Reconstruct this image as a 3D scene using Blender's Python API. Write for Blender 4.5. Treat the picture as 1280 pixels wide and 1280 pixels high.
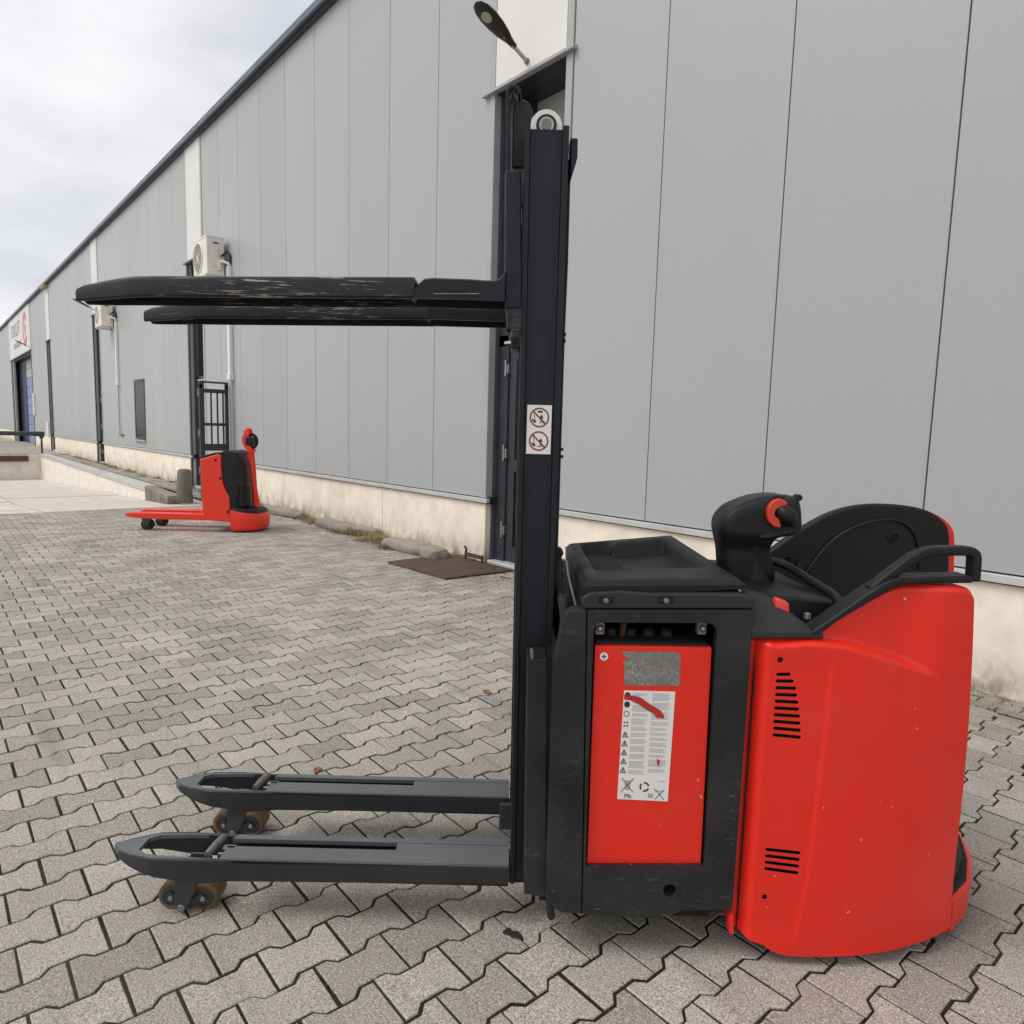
import bpy, bmesh, math, random
from mathutils import Vector, Matrix, noise as mnoise
random.seed(7)
for o in list(bpy.data.objects): bpy.data.objects.remove(o)
scene = bpy.context.scene
COL = scene.collection
rad = math.radians

# ------------------------------------------------------------------ camera
# calibrated from the wall seams, the roof line and the paver lattice (metres)
FPX = 877.0; CAMH = 1.425
def _ray(p): return Vector((p[0] - 640.0, p[1] - 640.0, FPX))
_dn = _ray((426.6, 8264.5)).normalized()
_w = _ray((-106.1, 518.2)); _w = (_w - _dn * _w.dot(_dn)).normalized()
_n = _dn.cross(_w)
if _n.z < 0: _n = -_n
RM = Matrix((-_w, _n, -_dn))          # image axes -> world (X along wall, Y into wall, Z up)
cam_d = bpy.data.cameras.new('camera'); cam = bpy.data.objects.new('camera', cam_d); COL.objects.link(cam)
cx, cy, cz = RM @ Vector((1, 0, 0)), RM @ Vector((0, -1, 0)), RM @ Vector((0, 0, -1))
cam.matrix_world = Matrix(((cx.x, cy.x, cz.x, 0), (cx.y, cy.y, cz.y, 0), (cx.z, cy.z, cz.z, CAMH), (0, 0, 0, 1)))
cam_d.sensor_width = 36.0; cam_d.lens = FPX / 1280.0 * 36.0
cam_d.clip_start = 0.05; cam_d.clip_end = 3000.0
scene.camera = cam

# ------------------------------------------------------------------ sky, sun, exposure
SUN_EL, SUN_AZ = rad(50), rad(205)
world = bpy.data.worlds.new('World'); scene.world = world; world.use_nodes = True
nt = world.node_tree; nt.nodes.clear()
out = nt.nodes.new('ShaderNodeOutputWorld'); bg = nt.nodes.new('ShaderNodeBackground')
sky = nt.nodes.new('ShaderNodeTexSky'); sky.sky_type = 'NISHITA'; sky.sun_disc = False
sky.sun_elevation = SUN_EL; sky.sun_rotation = SUN_AZ
tc = nt.nodes.new('ShaderNodeTexCoord')
mp = nt.nodes.new('ShaderNodeMapping'); mp.inputs['Scale'].default_value = (1.0, 1.0, 3.0)
nz = nt.nodes.new('ShaderNodeTexNoise'); nz.inputs['Scale'].default_value = 1.7; nz.inputs['Detail'].default_value = 5.0
nz.inputs['Roughness'].default_value = 0.5
rp = nt.nodes.new('ShaderNodeValToRGB')
rp.color_ramp.elements[0].position = 0.36; rp.color_ramp.elements[0].color = (5.5, 5.6, 5.95, 1)
rp.color_ramp.elements[1].position = 0.72; rp.color_ramp.elements[1].color = (9.5, 9.45, 9.3, 1)
mx = nt.nodes.new('ShaderNodeMix'); mx.data_type = 'RGBA'; mx.inputs[0].default_value = 0.94   # thick cloud cover over the clear sky
L = nt.links.new
L(tc.outputs['Generated'], mp.inputs['Vector']); L(mp.outputs[0], nz.inputs['Vector']); L(nz.outputs['Fac'], rp.inputs[0])
L(sky.outputs[0], mx.inputs[6]); L(rp.outputs[0], mx.inputs[7]); L(mx.outputs[2], bg.inputs['Color'])
bg.inputs['Strength'].default_value = 0.10
L(bg.outputs[0], out.inputs[0])
sun_d = bpy.data.lights.new('sun', 'SUN'); sun = bpy.data.objects.new('sun', sun_d); COL.objects.link(sun)
sun_d.energy = 1.5; sun_d.angle = rad(30); sun_d.color = (1.0, 0.97, 0.93)
# direction: light comes from azimuth behind and left of the camera
_sd = Vector((-0.40, -0.80, 1.1)).normalized()
sun.rotation_euler = _sd.to_track_quat('Z', 'Y').to_euler(); sun.location = (0, 0, 20)
sky.sun_elevation = math.asin(_sd.z); sky.sun_rotation = math.atan2(_sd.x, _sd.y)
vs = scene.view_settings; vs.view_transform = 'Standard'; vs.look = 'None'; vs.gamma = 1.0; vs.exposure = 0.34
vs.use_curve_mapping = False
scene.render.engine = 'CYCLES'
scene.cycles.max_bounces = 6

# ------------------------------------------------------------------ pixel -> place helpers (photo pixels, 1280 x 1280)
AZ = rad(50.0); AX = Vector((math.cos(AZ), math.sin(AZ), 0)); LT = Vector((-math.sin(AZ), math.cos(AZ), 0))
TS = 2.1636                                   # lateral distance of the stacker's frame
def S(px, py, y, s0=TS, a0=0.0):              # on the stacker's vertical plane y = const -> local (x, z)
    d = RM @ _ray((px, py)); t = (s0 + y) / d.dot(LT); q = d * t
    return (q.dot(AX) - a0, q.z + CAMH)
def S3(px, py, y): a = S(px, py, y); return (a[0], y, a[1])
def G(px, py, z=0.0):                         # on a horizontal plane -> world
    d = RM @ _ray((px, py)); t = (z - CAMH) / d.z; return (d.x * t, d.y * t)
def GL(px, py, z): g = G(px, py, z); v = Vector((g[0], g[1], 0)); return (v.dot(AX), v.dot(LT) - TS)
def WL(px, py, Y=4.63):                       # on the wall plane -> (X, Z)
    d = RM @ _ray((px, py)); t = Y / d.y; return (d.x * t, d.z * t + CAMH)
def PJ(P):                                    # world -> photo pixel
    c = RM.transposed() @ (Vector(P) - Vector((0, 0, CAMH)))
    return (640 + FPX * c.x / c.z, 640 + FPX * c.y / c.z) if c.z > 0.05 else None

# ------------------------------------------------------------------ materials
def srgb(r, g, b):
    f = lambda v: (v / 255.0 / 12.92) if v / 255.0 <= 0.04045 else ((v / 255.0 + 0.055) / 1.055) ** 2.4
    return (f(r), f(g), f(b))
class NG:
    def __init__(s, name):
        s.m = bpy.data.materials.new(name); s.m.use_nodes = True; s.t = s.m.node_tree
        s.b = s.t.nodes['Principled BSDF']; s.tc = s.n('ShaderNodeTexCoord')
    def n(s, t, **k):
        x = s.t.nodes.new(t)
        for a, v in k.items(): setattr(x, a, v)
        return x
    def l(s, a, b): s.t.links.new(a, b)
    def noise(s, scale, detail=4, rough=.55, src=None, stretch=None):
        x = s.n('ShaderNodeTexNoise'); x.inputs['Scale'].default_value = scale
        x.inputs['Detail'].default_value = detail; x.inputs['Roughness'].default_value = rough
        v = src if src else s.tc.outputs['Object']
        if stretch:
            m = s.n('ShaderNodeMapping'); m.inputs['Scale'].default_value = stretch; s.l(v, m.inputs['Vector']); v = m.outputs[0]
        s.l(v, x.inputs['Vector']); return x.outputs['Fac']
    def ramp(s, fac, p0, c0, p1, c1):
        r = s.n('ShaderNodeValToRGB'); e = r.color_ramp.elements
        e[0].position = p0; e[1].position = p1
        e[0].color = (*c0, 1) if hasattr(c0, '__len__') else (c0, c0, c0, 1)
        e[1].color = (*c1, 1) if hasattr(c1, '__len__') else (c1, c1, c1, 1)
        s.l(fac, r.inputs[0]); return r.outputs[0]
    def mix(s, fac, a, b, mode='MIX'):
        x = s.n('ShaderNodeMix', data_type='RGBA', blend_type=mode)
        if isinstance(fac, (int, float)): x.inputs[0].default_value = fac
        else: s.l(fac, x.inputs[0])
        for i, v in ((6, a), (7, b)):
            if hasattr(v, '__len__'): x.inputs[i].default_value = (*v[:3], 1)
            else: s.l(v, x.inputs[i])
        return x.outputs[2]
    def math(s, op, a, b=0.0):
        x = s.n('ShaderNodeMath', operation=op)
        for i, v in ((0, a), (1, b)):
            if isinstance(v, (int, float)): x.inputs[i].default_value = v
            else: s.l(v, x.inputs[i])
        return x.outputs[0]
    def bump(s, h, strength=.3, dist=.002):
        x = s.n('ShaderNodeBump'); x.inputs['Strength'].default_value = strength; x.inputs['Distance'].default_value = dist
        s.l(h, x.inputs['Height']); s.l(x.outputs[0], s.b.inputs['Normal'])
    def out(s, col, rough=.5, metal=0.0, spec=.5, coat=0.0):
        if hasattr(col, '__len__'): s.b.inputs['Base Color'].default_value = (*col[:3], 1)
        else: s.l(col, s.b.inputs['Base Color'])
        if isinstance(rough, (int, float)): s.b.inputs['Roughness'].default_value = rough
        else: s.l(rough, s.b.inputs['Roughness'])
        s.b.inputs['Metallic'].default_value = metal; s.b.inputs['Specular IOR Level'].default_value = spec
        s.b.inputs['Coat Weight'].default_value = coat; s.b.inputs['Coat Roughness'].default_value = .15
        return s.m
def plain(name, col, rough=.6, metal=0.0, var=.12, scale=5.0, bump=0.0, bscale=180.0, spec=.5, coat=0.0):
    g = NG(name); f = g.noise(scale, 5)
    c = g.mix(1.0, col, g.ramp(f, .3, 1 - var, .7, 1 + var), 'MULTIPLY')
    if bump: g.bump(g.noise(bscale, 2), bump, .001)
    r = g.ramp(g.noise(scale * 2.3, 3), .3, max(.02, rough - .08), .7, min(1, rough + .08))
    return g.out(c, r, metal, spec, coat)
def worn(name, col, wearcol, stretch=(3, 3, 60), wscale=4, lo=.60, hi=.66, rough=.5, dust=.0, dustcol=(.3, .28, .25), spec=.5, bump=.15, scuff=0.0):
    g = NG(name); f = g.noise(4, 5)
    c = g.mix(1.0, col, g.ramp(f, .3, .86, .7, 1.14), 'MULTIPLY')
    if dust:
        c = g.mix(g.ramp(g.noise(3.2, 6, .65), .42, 0.0, .78, dust), c, dustcol)
    if scuff:
        k = g.math('MULTIPLY', g.ramp(g.noise(6, 5, .7, stretch=(1.3, 1.3, 7)), .56, 0., .70, scuff), g.ramp(g.noise(5, 3, .6), .45, 0., .6, 1.))
        c = g.mix(k, c, dustcol)
    w = g.math('MULTIPLY', g.ramp(g.noise(wscale, 5, .7, stretch=stretch), lo, 0.0, hi, 1.0), g.ramp(g.noise(2.3, 2), .45, 0.0, .6, 1.0))
    c = g.mix(w, c, wearcol)
    g.bump(g.noise(260, 2), bump, .0008)
    r = g.ramp(g.noise(9, 4), .3, max(.05, rough - .1), .7, rough + .1)
    return g.out(c, r, 0, spec)

def mat_red(name, base):
    g = NG(name)
    f = g.noise(2.2, 5); c = g.mix(1.0, base, g.ramp(f, .3, .95, .7, 1.05), 'MULTIPLY')
    # chips, scuffs and road grime that sit on the paint itself
    sp = g.math('MULTIPLY', g.ramp(g.noise(46, 2, .5), .755, 0.0, .775, .8), g.ramp(g.noise(1.7, 2), .5, 0.0, .62, 1.0))
    c = g.mix(sp, c, (.55, .5, .47))
    sc = g.math('MULTIPLY', g.ramp(g.noise(5, 5, .7, stretch=(4, 4, 40)), .66, 0.0, .70, .55), g.ramp(g.noise(2.9, 2), .5, 0.0, .6, 1.0))
    c = g.mix(sc, c, (.20, .02, .02))
    c = g.mix(g.ramp(g.noise(6, 6, .7), .5, 0.0, .9, .22), c, (.30, .12, .10))
    g.bump(g.noise(420, 2), .10, .0006)
    return g.out(c, g.ramp(g.noise(5, 4), .3, .32, .7, .48), 0, .40, .15)

def mat_paver():
    g = NG('paver_concrete')
    oi = g.n('ShaderNodeObjectInfo'); ge = g.n('ShaderNodeNewGeometry')
    pos = ge.outputs['Position']
    rnd = g.math('FRACT', g.math('ADD', oi.outputs['Random'], ge.outputs['Random Per Island']))
    c = g.ramp(rnd, 0.0, (.295, .271, .242), 1.0, (.458, .422, .378))
    c = g.mix(1.0, c, g.ramp(g.noise(55, 4, .6, pos), .3, .90, .7, 1.10), 'MULTIPLY')
    c = g.mix(1.0, c, g.ramp(g.noise(190, 4, .8, pos), .36, .36, .62, 1.46), 'MULTIPLY')      # aggregate
    c = g.mix(g.ramp(g.noise(160, 2, .5, pos), .635, 0.0, .67, .70), c, (.78, .69, .65))       # pale grains
    c = g.mix(g.ramp(g.noise(120, 2, .5, pos), .66, 0.0, .69, .75), c, (.06, .055, .05))        # dark grains
    c = g.mix(g.ramp(g.noise(1.1, 6, .62, pos), .44, 0.0, .78, .50), c, (.20, .18, .155))     # grimy patches
    c = g.mix(g.math('MULTIPLY', g.ramp(g.noise(1.7, 4, .6, pos, (.35, 2.6, 1)), .56, 0.0, .70, .5), g.ramp(g.noise(.7, 2, .5, pos), .45, 0., .6, 1.)), c, (.13, .12, .115))  # tyre scuffs
    sx = g.n('ShaderNodeSeparateXYZ'); g.l(pos, sx.inputs[0])
    wallm = g.n('ShaderNodeMapRange'); g.l(sx.outputs['Y'], wallm.inputs[0]); wallm.inputs[1].default_value = 3.2; wallm.inputs[2].default_value = 4.5
    c = g.mix(g.math('MULTIPLY', wallm.outputs[0], g.ramp(g.noise(2.6, 6, .7, pos), .42, 0.0, .62, .62)), c, (.155, .135, .075))   # earth and moss by the wall
    g.bump(g.noise(260, 4, .7, pos), .55, .0022)
    return g.out(c, .88, 0, .30)
def mat_joint():
    g = NG('joint_sand'); pos = g.n('ShaderNodeNewGeometry').outputs['Position']
    c = g.mix(g.ramp(g.noise(90, 3, .6, pos), .35, 0., .65, 1.), (.012, .009, .006), (.040, .031, .022))
    c = g.mix(g.ramp(g.noise(1.25, 5, .65, pos), .49, 0.0, .62, .88), c, g.ramp(g.noise(140, 3, .6, pos), .3, (.020, .028, .008), .7, (.070, .088, .018)))
    g.bump(g.noise(300, 3, .6, pos), .8, .003)
    return g.out(c, .95, 0, .2)
def mat_yard():
    g = NG('distant_paving'); pos = g.n('ShaderNodeNewGeometry').outputs['Position']
    br = g.n('ShaderNodeTexBrick'); br.inputs['Scale'].default_value = 1.0; br.inputs['Mortar Size'].default_value = .006
    br.inputs['Brick Width'].default_value = .2; br.inputs['Row Height'].default_value = .14
    br.inputs['Color1'].default_value = (.38, .35, .32, 1); br.inputs['Color2'].default_value = (.48, .44, .40, 1); br.inputs['Mortar'].default_value = (.06, .05, .04, 1)
    mpn = g.n('ShaderNodeMapping'); mpn.inputs['Rotation'].default_value = (0, 0, math.pi / 2); g.l(pos, mpn.inputs['Vector']); g.l(mpn.outputs[0], br.inputs['Vector'])
    c = g.mix(g.ramp(g.noise(1.3, 6, .65, pos), .42, 0., .68, .6), br.outputs['Color'], (.16, .145, .085))
    return g.out(c, .9, 0, .25)
def mat_wallpanel():
    g = NG('grey_coated_steel'); pos = g.n('ShaderNodeNewGeometry').outputs['Position']; oi = g.n('ShaderNodeObjectInfo')
    c = g.mix(1.0, (.385, .400, .400), g.ramp(oi.outputs['Random'], 0, .965, 1, 1.035), 'MULTIPLY')
    c = g.mix(g.ramp(g.noise(1.0, 5, .6, pos, (2.2, 1, .22)), .5, 0., .85, .12), c, (.33, .34, .335))      # rain streaks
    c = g.mix(1.0, c, g.ramp(g.noise(160, 3, .6, pos), .3, .94, .7, 1.06), 'MULTIPLY')
    sx = g.n('ShaderNodeSeparateXYZ'); g.l(pos, sx.inputs[0])
    wv = g.math('SINE', g.math('MULTIPLY', sx.outputs['X'], 2 * math.pi / .0265))                              # micro-lined profile
    g.bump(g.math('ADD', g.math('ADD', g.math('MULTIPLY', wv, .25), g.math('MULTIPLY', g.noise(120, 2, .5, pos), 1.6)), g.math('MULTIPLY', g.noise(1.3, 2, .5, pos, (1, 1, .35)), 26.0)), .10, .0011)
    return g.out(c, .40, .0, .5)
def mat_concrete(name, base, dirt=(.20, .17, .10), zlow=.45, streak=True):
    g = NG(name); pos = g.n('ShaderNodeNewGeometry').outputs['Position']
    c = g.mix(1.0, base, g.ramp(g.noise(3.2, 7, .65, pos), .3, .84, .7, 1.10), 'MULTIPLY')
    c = g.mix(g.ramp(g.noise(2.0, 6, .7, pos, (2.5, 2.5, .5)), .50, 0., .82, .34), c, (base[0] * .62, base[1] * .58, base[2] * .48))
    c = g.mix(g.ramp(g.noise(120, 3, .6, pos), .60, 0., .75, .35), c, (base[0] * .5, base[1] * .48, base[2] * .44))
    if zlow is not None:
        sx = g.n('ShaderNodeSeparateXYZ'); g.l(pos, sx.inputs[0])
        mr = g.n('ShaderNodeMapRange'); g.l(sx.outputs['Z'], mr.inputs[0]); mr.inputs[1].default_value = zlow; mr.inputs[2].default_value = 0.0
        k = g.math('MULTIPLY', g.math('POWER', mr.outputs[0], 2.2), g.ramp(g.noise(7, 6, .7, pos, (1, 1, .6)), .36, 0., .62, 1.))
        c = g.mix(k, c, dirt)
    g.bump(g.noise(60, 5, .65, pos), .35, .004)
    return g.out(c, .9, 0, .25)

MT = {}
MT['paver'] = mat_paver(); MT['joint'] = mat_joint(); MT['yard'] = mat_yard(); MT['panel'] = mat_wallpanel()
MT['plinth'] = mat_concrete('cream_concrete', (.90, .805, .68))
MT['ramp'] = mat_concrete('pale_concrete_slab', (.62, .565, .50), zlow=None)
MT['retain'] = mat_concrete('retaining_concrete', (.82, .765, .675), zlow=None)
MT['stone'] = mat_concrete('weathered_concrete', (.29, .26, .22), (.09, .085, .05), .12)
MT['bollard'] = mat_concrete('old_concrete', (.185, .170, .150), (.07, .07, .04), .5)
MT['white'] = plain('white_coated_panel', (.72, .70, .675), .5, 0, .05, 1.5)
MT['trim'] = plain('grey_trim', (.38, .39, .39), .45, 0, .07, 3)
MT['flash'] = plain('aluminium_flashing', (.52, .52, .51), .4, .1, .12, 3)
MT['fascia'] = plain('slate_blue_fascia', (.085, .10, .14), .4, 0, .15, .6)
MT['void'] = plain('dark_interior', (.012, .012, .014), .9)
MT['frame'] = plain('anthracite_frame', (.030, .034, .040), .45, 0, .15, 3)
MT['jamb'] = plain('slate_jamb', (.075, .092, .110), .5, 0, .12, 3)
MT['bluedoor'] = plain('blue_door', (.19, .25, .46), .45, 0, .15, 2)
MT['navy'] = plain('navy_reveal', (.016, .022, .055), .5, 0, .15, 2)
MT['red'] = mat_red('red_paint', (.80, .021, .008)); MT['red2'] = mat_red('orange_red_paint', (.80, .034, .012))
MT['rim'] = plain('red_edge', (.60, .02, .025), .4)
MT['dark'] = worn('anthracite_paint', (.0125, .0135, .0170), (.16, .155, .145), (5, 5, 30), 5, .63, .67, .46, .55, (.062, .056, .050), .32, .15, .9)
MT['mast'] = worn('mast_paint', (.0078, .0095, .0155), (.07, .07, .07), (40, 40, 2), 4, .70, .74, .44, .14, (.030, .030, .032), .32)
MT['fork'] = worn('scraped_fork_paint', (.0080, .0084, .0098), (.34, .315, .285), (2.0, 14, 36), 4, .565, .63, .40, .10, (.03, .028, .025), .36)
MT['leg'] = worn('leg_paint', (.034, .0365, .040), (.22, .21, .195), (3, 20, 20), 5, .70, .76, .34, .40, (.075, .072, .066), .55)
MT['legtop'] = worn('lit_scuffed_leg_top', (.098, .103, .109), (.25, .24, .225), (3, 26, 26), 5, .66, .74, .36, .5, (.14, .135, .125), .5)  # scuffed top plate; base also lightened to paint in light from the sky
MT['legside'] = worn('shaded_leg_paint', (.021, .0232, .0265), (.18, .17, .155), (3, 20, 20), 5, .68, .74, .42, .35, (.055, .052, .046), .4)  # same leg paint, darkened: the shade of the upright sides is in the colour
MT['plastic'] = plain('black_moulded_plastic', (.0085, .0088, .0098), .48, 0, .12, 8, .35, 420, .34)
MT['plasticg'] = plain('charcoal_plastic', (.0235, .0245, .0270), .52, 0, .12, 8, .35, 420, .36)
MT['lidp'] = plain('dusty_black_plastic', (.0090, .0090, .0096), .52, 0, .25, 5, .4, 380, .35)
MT['rubber'] = plain('black_rubber', (.012, .012, .013), .75)
MT['inner'] = plain('black_lining', (.0042, .0045, .0062), .5, 0, .1, 6, .2, 300, .35)
MT['tyre'] = plain('tan_polyurethane', (.150, .080, .035), .55, 0, .5, 14)
MT['metal'] = plain('bare_steel', (.42, .41, .40), .35, .9, .15, 20)
MT['steel'] = plain('dull_steel', (.20, .19, .175), .5, .6, .3, 20)
MT['whitepl'] = plain('white_nylon', (.78, .77, .74), .4)
MT['label'] = plain('white_label', (.78, .77, .76), .4, 0, .03, 4)
MT['ink'] = plain('black_ink', (.02, .018, .02), .5); MT['inkr'] = plain('dark_red_ink', (.22, .012, .016), .5)
MT['inkg'] = plain('grey_ink', (.40, .40, .41), .5); MT['torn'] = plain('torn_red', (.45, .025, .022), .5)
MT['silver'] = None
g = NG('worn_silver_plate'); c = g.mix(g.ramp(g.noise(16, 5, .7, stretch=(1, 1, 1.6)), .38, 0., .62, .8), g.ramp(g.noise(170, 5, .8), .36, (.10, .097, .09), .66, (.50, .48, .45)), (.20, .19, .175)); MT['silver'] = g.out(c, .4, .35)
MT['ac'] = plain('off_white_steel', (.74, .71, .66), .5, 0, .08, 3); MT['acd'] = plain('shaded_grille', (.16, .15, .135), .6)
MT['pvc'] = plain('white_pvc', (.74, .73, .72), .4, 0, .04, 3)
MT['glass'] = NG('dark_glass').out((.012, .014, .016), .25, 0, .12)
MT['rust'] = plain('brown_rubber_mat', (.075, .040, .032), .8, 0, .22, 9, .6, 90)
MT['brown'] = plain('brown_bumper', (.11, .048, .038), .8, 0, .2, 9)
MT['btn'] = plain('red_button', (.68, .050, .028), .35)
MT['lamp'] = plain('black_lamp_housing', (.014, .014, .016), .45); MT['lens'] = plain('lamp_lens', (.42, .39, .28), .25)
MT['grass'] = plain('dry_grass', (.30, .235, .12), .9, 0, .35, 20); MT['soil'] = plain('earth', (.135, .105, .068), .95, 0, .45, 14, .8, 120); MT['moss'] = plain('moss', (.055, .070, .018), .95, 0, .4, 60)
MT['leaf'] = plain('dry_leaf', (.42, .20, .09), .8, 0, .3, 40)
MT['tar'] = plain('oil_blot', (.020, .022, .025), .6, 0, .3, 40)
MT['timber'] = plain('tan_timber', (.36, .27, .16), .8); MT['signred'] = plain('sign_pink', (.66, .17, .23), .5); MT['signgrey'] = plain('sign_grey', (.28, .28, .29), .5)
MT['cap'] = plain('cell_cap', (.018, .030, .024), .5); MT['capb'] = plain('cell_cap_blue', (.018, .024, .055), .5); MT['capr'] = plain('cell_plug', (.13, .03, .015), .6)

# ------------------------------------------------------------------ mesh helpers
def wnorm(o):
    m = o.modifiers.new('weighted', 'WEIGHTED_NORMAL'); m.keep_sharp = True; m.weight = 80
class MB:
    def __init__(s): s.bm = bmesh.new()
    def box(s, x0, x1, y0, y1, z0, z1):
        v = [s.bm.verts.new((x, y, z)) for x in (x0, x1) for y in (y0, y1) for z in (z0, z1)]
        for f in ((0, 1, 3, 2), (4, 6, 7, 5), (0, 4, 5, 1), (2, 3, 7, 6), (0, 2, 6, 4), (1, 5, 7, 3)): s.bm.faces.new([v[i] for i in f])
        return s
    def hexa(s, c8):                                     # 8 corners, order as box
        v = [s.bm.verts.new(p) for p in c8]
        for f in ((0, 1, 3, 2), (4, 6, 7, 5), (0, 4, 5, 1), (2, 3, 7, 6), (0, 2, 6, 4), (1, 5, 7, 3)): s.bm.faces.new([v[i] for i in f])
        return s
    def loft(s, rings, closed=True, caps=True):
        R = [[s.bm.verts.new(p) for p in r] for r in rings]; n = len(R[0])
        for a, b in zip(R, R[1:]):
            for i in range(n if closed else n - 1):
                j = (i + 1) % n; s.bm.faces.new((a[i], a[j], b[j], b[i]))
        if caps: s.bm.faces.new(R[0][::-1]); s.bm.faces.new(R[-1])
        return s
    def pxz(s, pts, y0, y1): return s.loft([[(x, y0, z) for x, z in pts], [(x, y1, z) for x, z in pts]])
    def pxy(s, pts, z0, z1): return s.loft([[(x, y, z0) for x, y in pts], [(x, y, z1) for x, y in pts]])
    def tube(s, pts, r, seg=10, sq=None, caps=True):
        pts = [Vector(p) for p in pts]; rings = []
        up = Vector((0, 0, 1)); t0 = (pts[1] - pts[0]).normalized()
        if abs(t0.dot(up)) > .95: up = Vector((0, 1, 0))
        nrm = (up - t0 * up.dot(t0)).normalized()
        for i, p in enumerate(pts):
            t = ((pts[min(i + 1, len(pts) - 1)] - pts[i]).normalized() + (pts[i] - pts[max(i - 1, 0)]).normalized())
            t.normalize(); nrm = (nrm - t * nrm.dot(t)).normalized(); b = t.cross(nrm)
            rr = r[i] if hasattr(r, '__len__') else r
            if sq: rings.append([p + nrm * (u * sq[1]) + b * (w * sq[0]) for u, w in ((-.5, -.5), (.5, -.5), (.5, .5), (-.5, .5))])
            else: rings.append([p + nrm * (rr * math.cos(2 * math.pi * k / seg)) + b * (rr * math.sin(2 * math.pi * k / seg)) for k in range(seg)])
        return s.loft(rings, True, caps)
    def cyl(s, a, b, r, seg=20): return s.tube([a, b], r, seg)
    def lathe(s, prof, c, axis='z', seg=24):            # prof: (r, h) along axis from c
        rings = []
        for r, hh in prof:
            ring = []
            for k in range(seg):
                u, w = r * math.cos(2 * math.pi * k / seg), r * math.sin(2 * math.pi * k / seg)
                ring.append({'z': (c[0] + u, c[1] + w, c[2] + hh), 'y': (c[0] + u, c[1] + hh, c[2] + w), 'x': (c[0] + hh, c[1] + u, c[2] + w)}[axis])
            rings.append(ring)
        return s.loft(rings)
    def grid(s, fn, nu, nv):
        V = [[s.bm.verts.new(fn(i / nu, j / nv)) for j in range(nv + 1)] for i in range(nu + 1)]
        for i in range(nu):
            for j in range(nv): s.bm.faces.new((V[i][j], V[i + 1][j], V[i + 1][j + 1], V[i][j + 1]))
        return s
    def build(s, name, mat, parent=None, bevel=0.0, seg=2, ang=35, recalc=True, smooth=True):
        bm = s.bm
        if recalc: bmesh.ops.recalc_face_normals(bm, faces=bm.faces[:])
        if bevel:
            es = [e for e in bm.edges if len(e.link_faces) == 2 and e.calc_face_angle(0) > rad(25)]
            bmesh.ops.bevel(bm, geom=es, offset=bevel, segments=seg, profile=.5, affect='EDGES', clamp_overlap=True)
        me = bpy.data.meshes.new(name); bm.to_mesh(me); bm.free()
        if smooth:
            for p in me.polygons: p.use_smooth = True
            me.set_sharp_from_angle(angle=rad(ang))
        o = bpy.data.objects.new(name, me); COL.objects.link(o)
        if bevel: wnorm(o)
        for m in (mat if isinstance(mat, (list, tuple)) else [mat]): me.materials.append(MT[m])
        if parent: o.parent = parent
        return o
def crom(pts, n=5):                                   # Catmull-Rom resampling of an open outline
    out_ = []
    for i in range(len(pts) - 1):
        p0, p1, p2, p3 = pts[max(0, i - 1)], pts[i], pts[i + 1], pts[min(len(pts) - 1, i + 2)]
        for k in range(n):
            t = k / n; out_.append(tuple(.5 * (2 * b + (c - a) * t + (2 * a - 5 * b + 4 * c - d) * t * t + (3 * b - a - 3 * c + d) * t ** 3) for a, b, c, d in zip(p0, p1, p2, p3)))
    return out_ + [tuple(pts[-1])]
def apply_mods(o):
    dg = bpy.context.evaluated_depsgraph_get(); dg.update()
    me = bpy.data.meshes.new_from_object(o.evaluated_get(dg)); old = o.data
    o.modifiers.clear(); o.data = me; me.name = o.name
    bpy.data.meshes.remove(old); return o
def soften(o, voxel=.008, it=10, ang=60):
    m = o.modifiers.new('r', 'REMESH'); m.mode = 'VOXEL'; m.voxel_size = voxel
    m2 = o.modifiers.new('s', 'SMOOTH'); m2.factor = .6; m2.iterations = it
    mats = [k for k in o.data.materials]; apply_mods(o)
    for p in o.data.polygons: p.use_smooth = True
    if not o.data.materials:
        for k in mats: o.data.materials.append(k)
    return o
def boolean(o, cutter, op='DIFFERENCE'):
    m = o.modifiers.new('b', 'BOOLEAN'); m.object = cutter; m.operation = op; m.solver = 'EXACT'
    apply_mods(o); bpy.data.objects.remove(cutter)
    for p in o.data.polygons: p.use_smooth = True
    o.data.set_sharp_from_angle(angle=rad(38)); wnorm(o); return o
def tag(o, label=None, cat=None, group=None, kind=None):
    if label: o['label'] = label
    if cat: o['category'] = cat
    if group: o['group'] = group
    if kind: o['kind'] = kind
    return o
def empty(name, loc=(0, 0, 0), rz=0.0):
    e = bpy.data.objects.new(name, None); COL.objects.link(e); e.location = loc; e.rotation_euler = (0, 0, rz); e.empty_display_size = .1
    return e
def text_mesh(name, body, size, mat, parent, M4, depth=.0004, align='LEFT', sx=1.0):
    cu = bpy.data.curves.new(name, 'FONT'); cu.body = body; cu.size = size; cu.extrude = depth; cu.align_x = align; cu.resolution_u = 3
    t = bpy.data.objects.new(name + '_c', cu); COL.objects.link(t)
    dg = bpy.context.evaluated_depsgraph_get(); me = bpy.data.meshes.new_from_object(t.evaluated_get(dg))
    bpy.data.objects.remove(t); me.transform(M4 @ Matrix.Diagonal((sx, 1, 1, 1))); me.materials.clear(); me.materials.append(MT[mat])
    o = bpy.data.objects.new(name, me); COL.objects.link(o)
    if parent: o.parent = parent
    return o

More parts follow.
